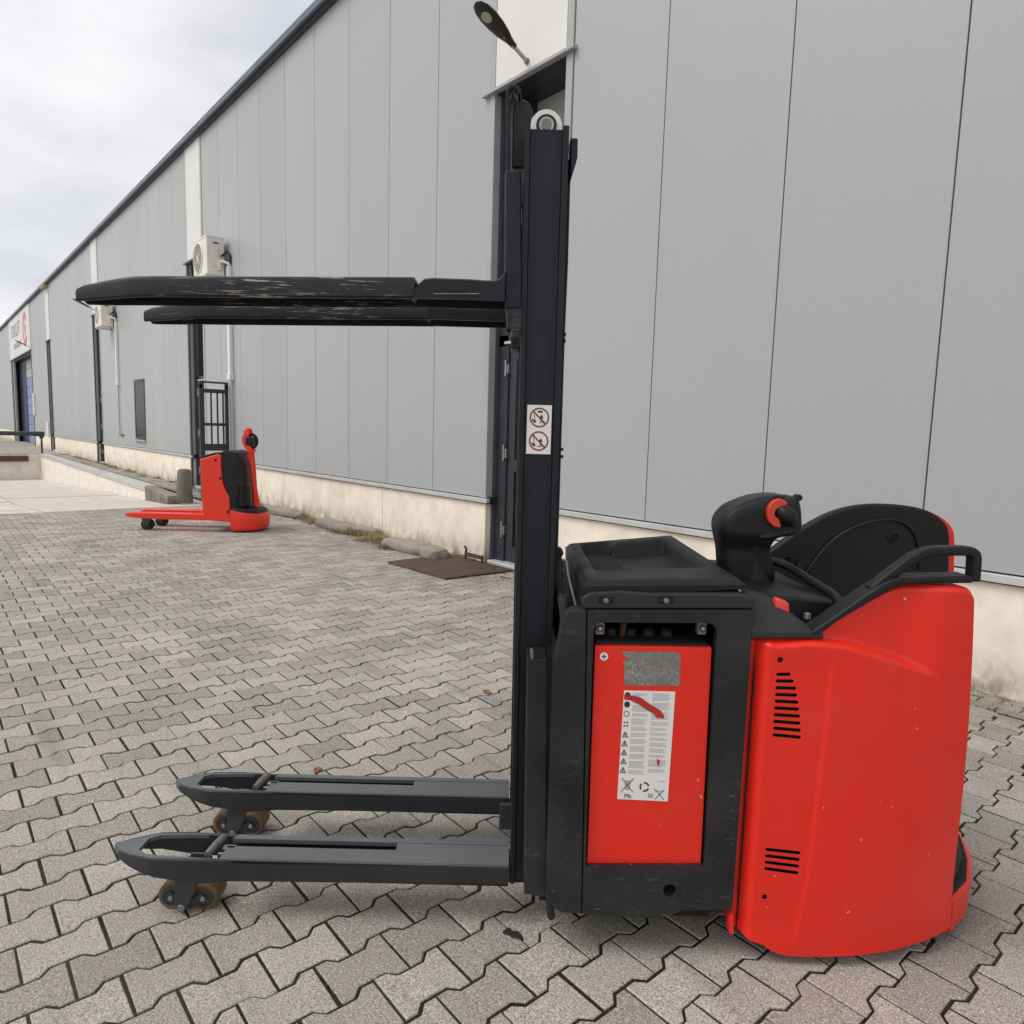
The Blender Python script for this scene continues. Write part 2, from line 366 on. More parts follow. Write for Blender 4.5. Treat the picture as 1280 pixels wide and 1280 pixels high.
# ================================================================== SETTING: ground, pavers, loading ramp
PIT = (-33.8, -12.72, -4.2, 3.75)             # loading pit (x0, x1, y0, y1)
PAV = (-12.72, 5.2, -3.2, 4.36)               # area paved with single pavers
def sheet(mb, x0, x1, y0, y1, z):
    v = [mb.bm.verts.new(p) for p in ((x0, y0, z), (x1, y0, z), (x1, y1, z), (x0, y1, z))]; mb.bm.faces.new(v)
mb = MB(); B = 900.0
for r in ((-B, PIT[0], -B, B), (PIT[1], B, -B, B), (PIT[0], PIT[1], -B, PIT[2]), (PIT[0], PIT[1], PIT[3], B)): sheet(mb, *r, -.024)
ground = tag(mb.build('paved_yard', 'yard', None, recalc=False, smooth=False), kind='structure')
mb = MB(); sheet(mb, PAV[0], PAV[1], PAV[2], 4.66, -.0042); sheet(mb, -33.5, PAV[0], 3.98, 4.66, -.0042)
bed = mb.build('joint_bed', 'joint', ground, recalc=False, smooth=False)
def paver_outline(ins=0.0):
    hl, hw, hn = .0962 - ins, .0787 - ins, .0537 - ins
    q = [(hw, hl), (hw, .0641 + .414 * ins), (hn, .0391 + .414 * ins)]
    right = q + [(x, -y) for x, y in q[::-1]]
    return right + [(-x, -y) for x, y in right]
def paver_rings(): return [(paver_outline(.0030), 0.0), (paver_outline(.0006), -.0018), (paver_outline(0), -.0050), (paver_outline(0), -.040)]
def paver_mesh():
    bm = bmesh.new(); R = [[bm.verts.new((x, y, z)) for x, y in o_] for o_, z in paver_rings()]
    bm.faces.new(R[0][::-1])
    for a, b in zip(R, R[1:]):
        for i in range(12): bm.faces.new((a[i], a[(i + 1) % 12], b[(i + 1) % 12], b[i]))
    bmesh.ops.recalc_face_normals(bm, faces=bm.faces[:])
    me = bpy.data.meshes.new('paver'); bm.to_mesh(me); bm.free(); me.materials.append(MT['paver']); return me
pm = paver_mesh()
PC = (-1.6826, .9314); rngp = random.Random(3)
cells = []
for i in range(-260, 70):
    for j in range(-80, 160):
        x, y = PC[0] + .14 * i, PC[1] + .1 * (i % 2) + .2 * (j - 40)
        inside = PAV[0] + .08 < x < PAV[1] and PAV[2] < y < PAV[3] - .098
        walk = -33.3 < x <= PAV[0] + .08 and 4.10 < y < PAV[3] - .098
        if inside or walk:
            pj = PJ((x, y, 0)); area = 0
            if pj and -40 < pj[0] < 1320 and -40 < pj[1] < 1320:
                d2 = x * x + y * y + CAMH * CAMH; area = 1.0 / d2 ** 1.5
                # those wholly hidden behind the stacker do not count
                if 700 < pj[0] < 1180 and pj[1] < 1120: area = 0
                if 650 < pj[0] < 920 and 700 < pj[1] < 1110: area = 0
            cells.append((area, x, y))
cells.sort(reverse=True)
def jit(): return (rngp.gauss(0, .0011), rngp.gauss(0, .0011), min(.0016, max(-.0022, rngp.gauss(0, .0009))), rngp.gauss(0, .006), rngp.gauss(0, .006), rngp.gauss(0, .007))
for k, (a, x, y) in enumerate(cells[:300]):
    o = bpy.data.objects.new('paver', pm); COL.objects.link(o); o.parent = ground
    jx, jy, jz, rx, ry, rz = jit(); o.location = (x + jx, y + jy, jz); o.rotation_euler = (rx, ry, rz)
tv = [v.co.copy() for v in pm.vertices]; tf = [tuple(p.vertices) for p in pm.polygons]; V = []; Fc = []
for a, x, y in cells[300:]:
    jx, jy, jz, rx, ry, rz = jit(); b = len(V)
    for v in tv:
        px_, py_ = v.x - v.y * rz, v.y + v.x * rz
        V.append((x + jx + px_, y + jy + py_, v.z + jz + ry * -px_ + rx * py_))
    Fc += [tuple(i + b for i in f) for f in tf]
# half stones that close the paver field against the edging
HALF = {}
for a, x, y in cells: HALF[round(x, 3)] = max(y, HALF.get(round(x, 3), -9))
# straight edging bricks along the wall foot
def brick(x0, x1, y0, y1, z):
    b = len(V); c = .003
    for ins, zz in ((.004, z), (0, z - .004), (0, z - .04)):
        V.extend([(x0 + ins, y0 + ins, zz), (x1 - ins, y0 + ins, zz), (x1 - ins, y1 - ins, zz), (x0 + ins, y1 - ins, zz)])
    Fc.append((b, b + 1, b + 2, b + 3))
    for r in (0, 4):
        for i in range(4): j = (i + 1) % 4; Fc.append((b + r + i, b + r + 4 + i, b + r + 4 + j, b + r + j))
for row, (y0, y1, ln) in enumerate(((4.365, 4.452, .21), (4.458, 4.540, .21), (4.546, 4.628, .21))):
    x = -33.0 + row * .1
    while x < PAV[1]:
        brick(x, x + ln - .006, y0, y1, rngp.gauss(0, .0012)); x += ln
for x, y in HALF.items():
    if PAV[3] - (y + .1) > .03: brick(x - .066, x + .066, y + .1 + .001, PAV[3] - .003, rngp.gauss(0, .001))
me = bpy.data.meshes.new('pavers'); me.from_pydata(V, [], Fc); me.materials.append(MT['paver'])
po = bpy.data.objects.new('farther_pavers', me); COL.objects.link(po); po.parent = ground; po['kind'] = 'stuff'

# loading ramp of pale concrete slabs
def ramp_z(x):
    pts = ((-12.72, 0.0), (-17.0, -.30), (-23.0, -.57), (-33.8, -1.02))
    for (x1, z1), (x0, z0) in zip(pts, pts[1:]):
        if x >= x0: return z0 + (z1 - z0) * (x - x0) / (x1 - x0)
    return pts[-1][1]
mb = MB(); mb.grid(lambda u, v: (PIT[0] + (PIT[1] - PIT[0]) * u, PIT[2] + (PIT[3] - PIT[2]) * v, ramp_z(PIT[0] + (PIT[1] - PIT[0]) * u) - .09), 40, 2)
ramp = tag(mb.build('loading_ramp', 'joint', None), kind='structure')
xs = PIT[1]; k = 0
while xs > PIT[0] + .2:
    x0 = max(PIT[0], xs - 1.35)
    for y0, y1 in ((PIT[2], -.85), (-.85, 1.45), (1.45, PIT[3])):
        g_ = .022; a, b = x0 + g_, xs - g_; za, zb = ramp_z(a), ramp_z(b); dz = random.uniform(-.006, .006)
        MB().hexa([(a, y0 + g_, za - .08), (a, y0 + g_, za + dz), (a, y1 - g_, za - .08), (a, y1 - g_, za + dz), (b, y0 + g_, zb - .08), (b, y0 + g_, zb + dz), (b, y1 - g_, zb - .08), (b, y1 - g_, zb + dz)]).build('concrete_slab', 'ramp', ramp, .006, 1)
    xs = x0
# retaining wall with steel edge, and the end wall of the pit
rw = empty('retaining_wall', (0, 0, 0)); tag(rw, 'pale concrete retaining wall with steel top edge beside the sloping loading ramp', 'wall')
xe = -16.72; xs = PIT[0]; n = 6
for k in range(n):
    a, b = xs + (xe - xs) * k / n, xs + (xe - xs) * (k + 1) / n
    MB().hexa([(a, 3.75, -1.4), (a, 3.75, -.02), (a, 3.98, -1.4), (a, 3.98, -.02), (b - .012, 3.75, -1.4), (b - .012, 3.75, -.02), (b - .012, 3.98, -1.4), (b - .012, 3.98, -.02)]).build('wall_segment', 'retain', rw, .008, 1)
MB().box(PIT[0], xe, 3.735, 3.985, -.02, .022).box(PIT[0], xe, 3.722, 3.735, -.085, .022).build('steel_edge', 'flash', rw, .004, 1)
ew = empty('dock_end_wall', (PIT[0], 0, 0)); tag(ew, 'concrete dock end wall with brown bumper bar at the foot of the ramp', 'wall')
MB().box(-.3, 0, PIT[2], 3.74, -1.4, .02).build('wall_face', 'retain', ew, .01, 1)
MB().box(0, .12, .2, 3.35, -.30, -.08).build('bumper_bar', 'brown', ew, .015, 1)
MB().box(-.32, .02, PIT[2], 3.74, .02, .05).build('coping', 'flash', ew, .005, 1)
fw = MB().box(PIT[0], PIT[1], PIT[2] - .25, PIT[2], -1.4, .02).build('dock_side_wall', 'retain', None, .01, 1)
tag(fw, 'low concrete wall along the open side of the loading ramp', 'wall')
# kerb stones between the retaining wall and the bollard
kb = empty('ramp_kerb', (0, 0, 0)); tag(kb, 'row of grey kerb stones between retaining wall end and concrete bollard', 'kerb')
a, b = Vector((-16.70, 3.72)), Vector((-13.62, 3.40))
for k in range(6):
    p, q = a.lerp(b, k / 6), a.lerp(b, (k + .97) / 6); nn = Vector((-(q - p).y, (q - p).x)).normalized() * .22
    zt0, zt1 = .035 + .06 * k / 6, .035 + .06 * (k + 1) / 6
    MB().hexa([(p.x, p.y, -.4), (p.x, p.y, zt0), (p.x + nn.x, p.y + nn.y, -.4), (p.x + nn.x, p.y + nn.y, zt0), (q.x, q.y, -.4), (q.x, q.y, zt1), (q.x + nn.x, q.y + nn.y, -.4), (q.x + nn.x, q.y + nn.y, zt1)]).build('kerb_stone', 'stone', kb, .02, 2)

# ================================================================== WAREHOUSE
WY = 4.63; ROOF = 7.145; PL = .655
bld = empty('warehouse', (0, 0, 0)); tag(bld, 'long grey panel-clad warehouse with cream concrete plinth and flat roof', 'building')
BAYS = [(-5.88, -4.87), (-16.40, -15.44), (-26.98, -26.02), (-37.6, -36.6)]
GATE = (-53.0, -43.1); XL, XR = -78.0, 12.0
MB().box(XL, XR, 5.62, 40, -1.5, 7.10).build('inner_shell', 'void', bld)
MB().box(XL, XR, 4.56, 40, 7.13, 7.22).build('roof_deck', 'fascia', bld)
# fascia: dark shadow gap and slate-blue edge
MB().box(XL, XR, 4.555, 4.66, 7.10, 7.16).build('eaves_strip', 'frame', bld)
MB().box(XL, XR, 4.500, 4.556, 7.135, 7.245).build('roof_edge', 'fascia', bld, .008, 1)
panel_cache = {}
def panel(x0, x1, z0, z1, mat='panel', y0=WY - .002, th=.075, name='wall_panel'):
    w = round(x1 - x0, 3); hgt = round(z1 - z0, 3); key = (w, hgt, mat, th)
    if key not in panel_cache:
        o = MB().box(0, w, 0, th, 0, hgt).build(name, mat, bld, .005, 2); panel_cache[key] = o.data
    else:
        o = bpy.data.objects.new(name, panel_cache[key]); COL.objects.link(o); o.parent = bld; wnorm(o)
    o.location = (x0, y0, z0); return o
GAP = .007
def wall_run(x0, x1, start, step=1.06):
    xs = [x for x in start if x0 + .05 < x < x1 - .05]; ed = [x0] + sorted(xs) + [x1]
    for a, b in zip(ed, ed[1:]): panel(a + GAP / 2, b - GAP / 2, PL + .055, 7.112)
wall_run(-4.775, XR, [-3.733 + 1.06 * k for k in range(16)])
wall_run(-15.36, -5.965, [-6.92 - 1.06 * k for k in range(9)])
wall_run(-25.94, -16.48, [-17.45 - 1.06 * k for k in range(9)])
wall_run(-36.52, -27.06, [-28.03 - 1.06 * k for k in range(9)])
wall_run(GATE[1], -37.68, [-38.6 - 1.06 * k for k in range(5)])
wall_run(XL, GATE[0], [GATE[0] - 1.06 * k for k in range(1, 24)])
# plinth blocks, the dark joint and the base flashing
segs = [(-4.86, XR), (-15.42, -5.90), (-26.0, -16.42), (-36.58, -27.0), (-43.1, -37.62), (XL, GATE[0])]
PJT = [-11.35, -21.65, -31.0, -8.1, .4, 5.7, -29.1, -33.5, -24.0, -18.6]
for a, b in segs:
    ed = [a] + sorted(x for x in PJT if a + .3 < x < b - .3) + [b]
    for p, q in zip(ed, ed[1:]): MB().box(p + .004, q - .004, WY + .004, 5.2, -1.2, PL - .012).build('plinth_block', 'plinth', bld, .006, 1)
    MB().box(a - .06, b + .06, WY + .012, 4.76, PL - .012, PL + .06).build('plinth_gap', 'void', bld)
    MB().box(a - .06, b + .06, WY - .034, WY + .012, PL, PL + .046).build('base_flashing', 'flash', bld, .003, 1)

def door_bay(x0, x1, zt=4.81, near=False):
    w = x1 - x0
    # white panel over the bay, with grey corner trims, and its drip canopy
    panel(x0, x1, zt + .02, 7.112, 'white', WY - .012, .06, 'white_panel')
    for a, b in ((x0 - .085, x0 - .004), (x1 + .004, x1 + .09)):
        MB().box(a, b, WY - .014, WY + .075, PL + .05, 7.112).build('corner_trim', 'trim', bld, .004, 1)
    MB().hexa([(x0 - .17, WY - .06, zt - .030), (x0 - .17, WY - .06, zt + .004), (x0 - .17, WY + .02, zt - .02), (x0 - .17, WY + .02, zt + .02), (x1 + .13, WY - .06, zt - .030), (x1 + .13, WY - .06, zt + .004), (x1 + .13, WY + .02, zt - .02), (x1 + .13, WY + .02, zt + .02)]).build('canopy_drip', 'steel' if not near else 'trim', bld, .004, 1)
    # recess: reveals, soffit, pale back panel above the door, door leaf set in a frame
    MB().box(x0 - .06, x0, WY + .075, 5.60, -.1, zt).build('reveal', 'jamb', bld)
    MB().box(x1, x1 + .06, WY + .075, 5.60, -.1, zt).build('reveal', 'jamb', bld)
    MB().box(x0 - .02, x1 + .02, WY + .02, 5.60, zt - .03, zt + .4).build('soffit', 'frame', bld)
    MB().box(x0, x1, 5.05, 5.10, 2.40, zt - .03).build('infill_panel', 'panel', bld)
    MB().box(x0, x0 + .16, 4.745, 5.05, -.05, zt - .03).build('side_post', 'frame', bld, .006, 1)
    MB().box(x0, x1, 4.745, 5.05, 2.30, 2.42).build('door_head', 'frame', bld, .006, 1)
    MB().box(x0, x1, WY + .02, 5.05, -.02, .035).build('door_sill', 'flash', bld, .006, 1)
    MB().box(x0 + .10, x1, 4.735, 4.80, 2.325, 2.352).build('weather_bar', 'flash', bld)
    d = MB(); a, b = x0 + .16, x1 - .02
    d.box(a, a + .11, 4.77, 4.83, .04, 2.30).box(b - .11, b, 4.77, 4.83, .04, 2.30)
    for z0, z1 in ((.04, .20), (1.00, 1.13), (2.16, 2.30)): d.box(a + .11, b - .11, 4.77, 4.83, z0, z1)
    door = d.build('entrance_door', 'frame', bld, .005, 1)
    MB().box(a + .10, b - .10, 4.80, 4.815, .19, 1.01).build('pane', 'glass', door)
    MB().box(a + .10, b - .10, 4.80, 4.815, 1.12, 2.17).build('pane', 'glass', door)
    for z in (.32, 1.14, 2.02):
        MB().box(a - .045, a + .01, 4.735, 4.772, z, z + .10).cyl((a - .02, 4.73, z - .03), (a - .02, 4.73, z + .14), .012, 10).build('hinge', 'metal', door, .004, 1)
    MB().box(b - .07, b - .04, 4.70, 4.77, 1.03, 1.06).box(b - .19, b - .04, 4.695, 4.715, 1.03, 1.055).build('door_handle', 'metal', door, .004, 1)
for i, (a, b) in enumerate(BAYS): door_bay(a, b, near=(i == 0))
# slate-coloured jamb boards of the farther bays
for a, b in BAYS[1:]:
    MB().box(a - .085, a + .001, WY - .022, WY + .01, -.02, 4.78).build('jamb_board', 'jamb', bld, .004, 1)
# gateway with sign panel above and blue sectional door
gx0, gx1 = GATE
sg = panel(gx0 + .005, gx1 - .005, 4.84, 7.105, 'white', WY - .03, .08, 'sign_panel')
MB().box(gx0 - .06, gx1 + .03, WY - .05, WY + .05, 4.78, 4.842).build('canopy_drip', 'frame', bld)
MB().box(gx0 - .05, gx0 + .55, WY - .01, WY + .12, -.05, 4.78).build('gate_post', 'jamb', bld, .01, 1)
MB().box(gx0 + .95, gx0 + 1.25, WY + .0, WY + .12, -.05, 4.78).build('gate_post', 'trim', bld, .01, 1)
MB().box(gx1 - .25, gx1 + .02, WY - .012, WY + .12, -.05, 4.78).build('gate_post', 'frame', bld, .01, 1)
MB().box(gx0 - .05, gx0, WY + .1, 5.60, -.05, 4.8).build('reveal', 'navy', bld); MB().box(gx1, gx1 + .05, WY + .1, 5.60, -.05, 4.8).build('reveal', 'navy', bld)
MB().box(gx0, gx1, WY + .05, 5.60, 4.70, 4.84).build('soffit', 'navy', bld)
MB().box(gx0, gx0 + 3.6, 4.98, 5.50, -.05, 4.75).build('fixed_leaf', 'navy', bld)
sd = MB().box(gx0 + 3.6, gx1, 5.03, 5.10, -.02, 4.72).build('sectional_door', 'bluedoor', bld)
for k in range(9):
    MB().box(gx0 + 3.65, gx1 - .05, 5.005, 5.03, .02 + k * .52, .50 + k * .52).build('door_section', 'bluedoor' if k < 7 else 'trim', sd, .01, 1)
for k in range(3): MB().box(gx1 - 2.3 + k * .75, gx1 - 1.75 + k * .75, 4.99, 5.004, 1.65, 1.98).build('pane', 'glass', sd)
# writing and emblem on the sign panel (faces the yard)
ly = WY - .034
RX = Matrix.Translation((0, 0, 0)) @ Matrix.Rotation(math.pi / 2, 4, 'X')
text_mesh('sign_lettering', 'FORKLIFT', 1.05, 'signgrey', bld, Matrix.Translation((gx0 + 1.3, ly, 5.98)) @ RX, .003)
mb = MB()                                           # the second, smaller line is too small to read: strokes only
for k in range(7): mb.box(gx0 + 2.5 + k * .52, gx0 + 2.82 + k * .52, ly - .003, ly + .003, 5.32, 5.62)
mb.build('sign_small_line', 'signgrey', bld)
mb = MB(); cxx, czz = gx1 - 1.95, 6.02
for a0, a1 in ((35, 325),):
    P = []
    for t in range(15): a = rad(a0 + (a1 - a0) * t / 14); P.append((cxx + .95 * math.cos(a), czz + .88 * math.sin(a)))
    for t in range(15): a = rad(a1 - (a1 - a0) * t / 14); P.append((cxx + .62 * math.cos(a), czz + .52 * math.sin(a)))
    mb.pxz(P, ly - .004, ly + .004)
mb.pxz([(cxx - .15, czz - .35), (cxx + .45, czz - .12), (cxx + .45, czz + .12), (cxx - .15, czz + .35)], ly - .004, ly + .004); mb.build('sign_emblem', 'signred', bld)
# narrow window
wx0, wx1, wz0, wz1 = -21.55, -20.45, .92, 2.53
wn = MB().box(wx0, wx1, WY - .02, WY + .0, wz0, wz0 + .07).box(wx0, wx1, WY - .02, WY + .0, wz1 - .07, wz1).box(wx0, wx0 + .07, WY - .02, WY, wz0 + .07, wz1 - .07).box(wx1 - .07, wx1, WY - .02, WY, wz0 + .07, wz1 - .07).build('window', 'frame', bld, .004, 1)
MB().box(wx0 + .06, wx1 - .06, WY - .012, WY - .004, wz0 + .06, wz1 - .06).build('pane', 'glass', wn)
MB().box(wx0 + .06, wx1 - .06, WY - .018, WY - .010, wz0 + .62, wz0 + .67).build('window_bar', 'frame', wn)
MB().box(wx0 - .03, wx1 + .03, WY - .07, WY - .002, wz0 - .04, wz0).build('window_sill', 'trim', wn, .006, 1)
# tan block at the eaves and small pale box low on the wall
MB().box(-37.5, -36.5, 4.46, 4.62, 7.0, 7.10).build('eaves_block', 'timber', bld, .01, 1)
MB().box(-38.75, -38.1, WY - .05, WY, .62, 1.25).build('meter_box', 'white', bld, .01, 1)
MB().box(-43.0, -42.6, WY - .06, WY, 1.55, 2.65).build('meter_box', 'white', bld, .01, 1)

# ---- things fixed to the wall
def wall_lamp(X, zb, label):
    e = empty('wall_lamp', (X, WY - .02, zb)); tag(e, label, 'lamp', 'arm lamps over the door bays')
    d = Vector((0, -1, .46)).normalized()
    MB().cyl((0, .02, 0), (0, -.012, 0), .028, 16).build('wall_flange', 'steel', e)
    MB().tube([(0, 0, 0), d * .05, d * .20], .019, 12).build('arm', 'trim', e)
    nrm = Vector((0, .46, 1)).normalized(); sd_ = Vector((1, 0, 0)); rings = []
    for t, w, th in ((.17, .030, .030), (.21, .034, .032), (.25, .045, .034), (.32, .075, .036), (.42, .10, .036), (.52, .108, .034), (.60, .095, .028), (.655, .06, .02), (.675, .02, .01)):
        c = d * t; rings.append([c + sd_ * (w * math.cos(a)) + nrm * (th * (math.sin(a) if math.sin(a) > 0 else .55 * math.sin(a))) for a in [2 * math.pi * k / 16 for k in range(16)]])
    h_ = MB().loft(rings).build('lamp_head', 'lamp', e, ang=50)
    c = d * .53 - nrm * .020
    MB().cyl(c + nrm * .008, c - nrm * .006, .052, 20).build('lamp_lens', 'lens', e)
    c = d * .30 - nrm * .019; MB().cyl(c, c - nrm * .004, .016, 8).build('type_plate', 'steel', e)
    return e
wall_lamp(-5.40, 4.915, 'black arm lamp with round lens above the bay behind the tall mast')
wall_lamp(-26.5, 4.93, 'black arm lamp over the bay beside the farther air conditioner')
wall_lamp(-43.5, 4.98, 'black arm lamp in front of the white forklift sign panel')
def air_unit(x0, x1, y0, y1, z0, z1, label):
    e = empty('air_conditioner', ((x0 + x1) / 2, (y0 + y1) / 2, z0)); tag(e, label, 'air conditioner', 'air conditioner units on the wall')
    w, d, h_ = (x1 - x0) / 2, (y1 - y0) / 2, z1 - z0
    MB().box(-w, w, -d, d, 0, h_).build('casing', 'ac', e, .018, 2)
    MB().box(-w - .006, w + .006, -d - .006, d + .006, h_ - .035, h_ + .006).build('top_cover', 'ac', e, .006, 1)
    fx, fz, r = -.10 * 1, h_ * .5, h_ * .42
    MB().lathe([(r, 0), (r, -.012), (r - .02, -.018), (r - .03, -.002)], (fx, -d, fz), 'y', 32).build('fan_ring', 'ac', e)
    MB().cyl((fx, -d - .001, fz), (fx, -d - .004, fz), r - .02, 32).build('fan_opening', 'acd', e)
    for k in range(5):
        rr = (r - .03) * (k + 1) / 5.5
        MB().tube([(fx + rr * math.cos(t), -d - .010, fz + rr * math.sin(t)) for t in [2 * math.pi * q / 24 for q in range(25)]], .004, 5).build('grille_ring', 'ac', e)
    g = MB()
    for k in range(8): a = math.pi * k / 8; g.tube([(fx - (r - .02) * math.cos(a), -d - .011, fz - (r - .02) * math.sin(a)), (fx + (r - .02) * math.cos(a), -d - .011, fz + (r - .02) * math.sin(a))], .004, 5)
    g.build('grille_spokes', 'ac', e)
    MB().box(w - .002, w + .016, -d * .35, d * .35, h_ * .22, h_ * .86).build('service_panel', 'ac', e, .005, 1)
    MB().box(w + .016, w + .018, -d * .3, d * .3, h_ * .80, h_ * .84).build('rating_strip', 'ink', e)
    MB().box(w - .002, w + .05, d * .1, d * .55, h_ * .12, h_ * .42).build('valve_cover', 'ac', e, .01, 1)
    for s_ in (-.6, .6): MB().box(w * s_ - .02, w * s_ + .02, -d, d + .09, -.045, 0).box(w * s_ - .02, w * s_ + .02, d + .06, d + .09, -.045, .40).build('bracket', 'ac', e)
    MB().tube([(w + .02, d * .3, h_ * .30), (w + .09, d * .6, h_ * .36), (w + .14, d + .03, h_ * .30), (w + .15, d + .045, -.05)], .028, 8).build('pipe', 'pvc', e)
    MB().tube([(w + .02, d * .6, h_ * .5), (w + .13, d + .02, h_ * .62), (w + .16, d + .05, h_ * .52), (w + .15, d + .06, h_ * .30)], .018, 8).build('cable', 'rubber', e)
    return e
air_unit(-14.65, -13.83, 4.235, 4.55, 4.15, 4.84, 'off-white air conditioner mounted above the black barred gate')
air_unit(-24.45, -23.55, 4.24, 4.55, 4.14, 4.82, 'off-white air conditioner on the wall between the narrow window and a door bay')
def trunk(X, z0, z1, zb, label, off):
    e = empty('pipe_trunking', (X, WY - .02, z0)); tag(e, label, 'pipe cover', 'white pipe covers on the wall')
    MB().box(-.06, .06, -.055, .018, 0, z1 - z0).build('channel', 'pvc', e, .008, 1)
    MB().box(-.085, .085, -.07, .018, -.12, .02).build('end_cap', 'pvc', e, .012, 1)
    MB().tube([(off, -.02, -.1), (off, -.02, zb - z0)], .018, 8).build('pipe', 'trim', e)
    return e
trunk(-13.72, 2.35, 4.32, .62, 'white pipe cover running down the wall beside the barred gate', .06)
t2 = trunk(-23.42, 2.55, 4.25, 1.0, 'white pipe cover with a tap below it, running down the wall by the narrow window', .03)
MB().tube([(.03, -.02, -1.55), (.40, -.03, -1.55)], .03, 8).build('tap', 'steel', t2)

# ---- railing at the dock
rl = empty('dock_railing', (-33.6, 3.80, 0)); tag(rl, 'dark pipe railing on a post at the top of the dock wall', 'railing')
MB().tube([(0, 0, -.02), (0, 0, .76)], .035, 10).build('post', 'frame', rl)
MB().tube([(0, 0, .80), (-.25, -6.5, .83)], .085, 12).build('rail', 'frame', rl)
MB().tube([(0, .10, .80), (0, -.08, .80), (0, -.2, .80)], .10, 12).cyl((0, 0, .62), (0, 0, .84), .075, 12).build('elbow', 'frame', rl)
MB().tube([(-.25, -6.5, -.02), (-.25, -6.5, .8)], .035, 10).build('post', 'frame', rl)

# ---- barred gate standing open, perpendicular to the wall
gt = empty('barred_gate', (-13.92, 0, 0)); tag(gt, 'black barred steel gate standing open against the wall behind the red pallet truck', 'gate')
y0, y1, zt = 4.07, 4.60, 2.20
MB().box(-.03, .03, y0, y0 + .085, 0, zt - .001).build('post', 'frame', gt, .008, 1)
MB().box(-.03, .03, y1 - .06, y1, 0, zt - .001).build('post', 'frame', gt, .008, 1)
for z0, z1 in ((zt - .035, zt), (zt - .215, zt - .14), (zt - .83, zt - .775), (zt - 1.30, zt - 1.17), (.10, .18)): MB().box(-.026, .026, y0 + .03, y1 - .02, z0, z1).build('rail', 'frame', gt, .006, 1)
for y in (y0 + .20, y0 + .315, y0 + .42): MB().box(-.012, .012, y, y + .028, zt - 1.18, zt - .14).build('bar', 'frame', gt)
MB().box(-.03, .03, y0, y0 + .06, zt - .14, zt - .05).box(-.03, .03, y1 - .06, y1, zt - .14, zt - .05).build('corner_plate', 'steel', gt, .01, 1)
MB().box(.01, .03, y0 + .25, y1 - .05, .72, .75).build('bolt', 'steel', gt)

# ---- bollard, concrete lumps, mat, boot scraper
bo = MB().lathe([(.140, 0), (.137, .05), (.126, .33), (.116, .53), (.110, .57), (.09, .595), (.05, .605)], (0, 0, 0), 'z', 24).build('concrete_bollard', 'bollard', None, ang=60)
bo.location = (-13.35, 3.62, -.01); tag(bo, 'weathered grey concrete bollard at the end of the kerb stones', 'bollard')
def lump(c, ln, w, hgt, ang, label, seed):
    r_ = random.Random(seed); mb = MB(); bmesh.ops.create_icosphere(mb.bm, subdivisions=4, radius=1.0)
    for v in mb.bm.verts:
        p = v.co.copy(); e_ = .62
        q = Vector([math.copysign(abs(k) ** e_, k) for k in p]); nn = mnoise.noise(p * 2.1 + Vector((seed, 0, 0))) * .10 + mnoise.noise(p * 6 + Vector((0, seed, 0))) * .06 + mnoise.noise(p * 17 + Vector((0, seed, 0))) * .03
        q = q * (1 + nn); v.co = (q.x * ln / 2, q.y * w / 2 * (1 - .2 * max(0, p.z)), (q.z * .5 + .42) * hgt)
    o = mb.build('kerb_lump', 'stone', None, ang=70); o.location = (c[0], c[1], -.02); o.rotation_euler = (0, 0, ang)
    return tag(o, label, 'concrete block', 'old concrete wheel stops along the wall')
lump((-10.92, 4.42), 1.35, .28, .145, rad(3), 'rounded concrete wheel stop at the wall foot beside the red pallet truck', 1)
lump((-9.05, 4.42), 1.15, .28, .14, rad(-4), 'rounded concrete wheel stop between two others along the cream plinth', 2)
lump((-6.98, 4.34), .95, .28, .155, rad(4), 'pale rounded concrete wheel stop touching the corner of the brown mat', 3)
lump((-6.42, 4.33), .34, .27, .165, rad(-3), 'short dark broken piece of wheel stop lying on the brown mat', 5)
lump((-8.30, 4.50), .55, .20, .14, rad(8), 'small concrete piece half buried in dry grass by the plinth', 6)
mt_ = MB().pxy([(-6.42, 3.74), (-5.40, 3.78), (-5.36, 4.60), (-6.45, 4.58)], -.004, .022).build('floor_mat', 'rust', None, .006, 1)
tag(mt_, 'flat reddish-brown mat lying on the pavers before the door', 'mat')
bs = empty('boot_scraper', (-5.98, 4.52, 0)); tag(bs, 'small rusty boot scraper standing by the plinth corner', 'scraper')
MB().tube([(-.12, 0, -.01), (-.10, 0, .14), (-.13, 0, .16)], .014, 8).build('upright', 'rust', bs); MB().tube([(.16, .02, -.01), (.16, .02, .10)], .014, 8).build('upright', 'rust', bs)
MB().box(-.12, .18, -.008, .012, .06, .10).build('blade', 'rust', bs)

# ---- strip of earth blown against the wall foot
mb = MB()
def soil(u, v):
    x, y = lerp0(-12.5, -6.05, u), lerp0(4.30, 4.632, v); n_ = mnoise.fractal(Vector((x * 2.2, y * 5, 0)), 1.0, 2.0, 5)
    return (x, y, -.022 + .034 * v + .030 * n_ + .006 * mnoise.noise(Vector((x * 25, y * 25, 3))))
def lerp0(a, b, t): return a + (b - a) * t
mb.grid(soil, 320, 20); tag(mb.build('wall_foot_soil', 'soil', None, ang=70), 'brown earth and litter heaped along the cream plinth', 'soil', kind='stuff')
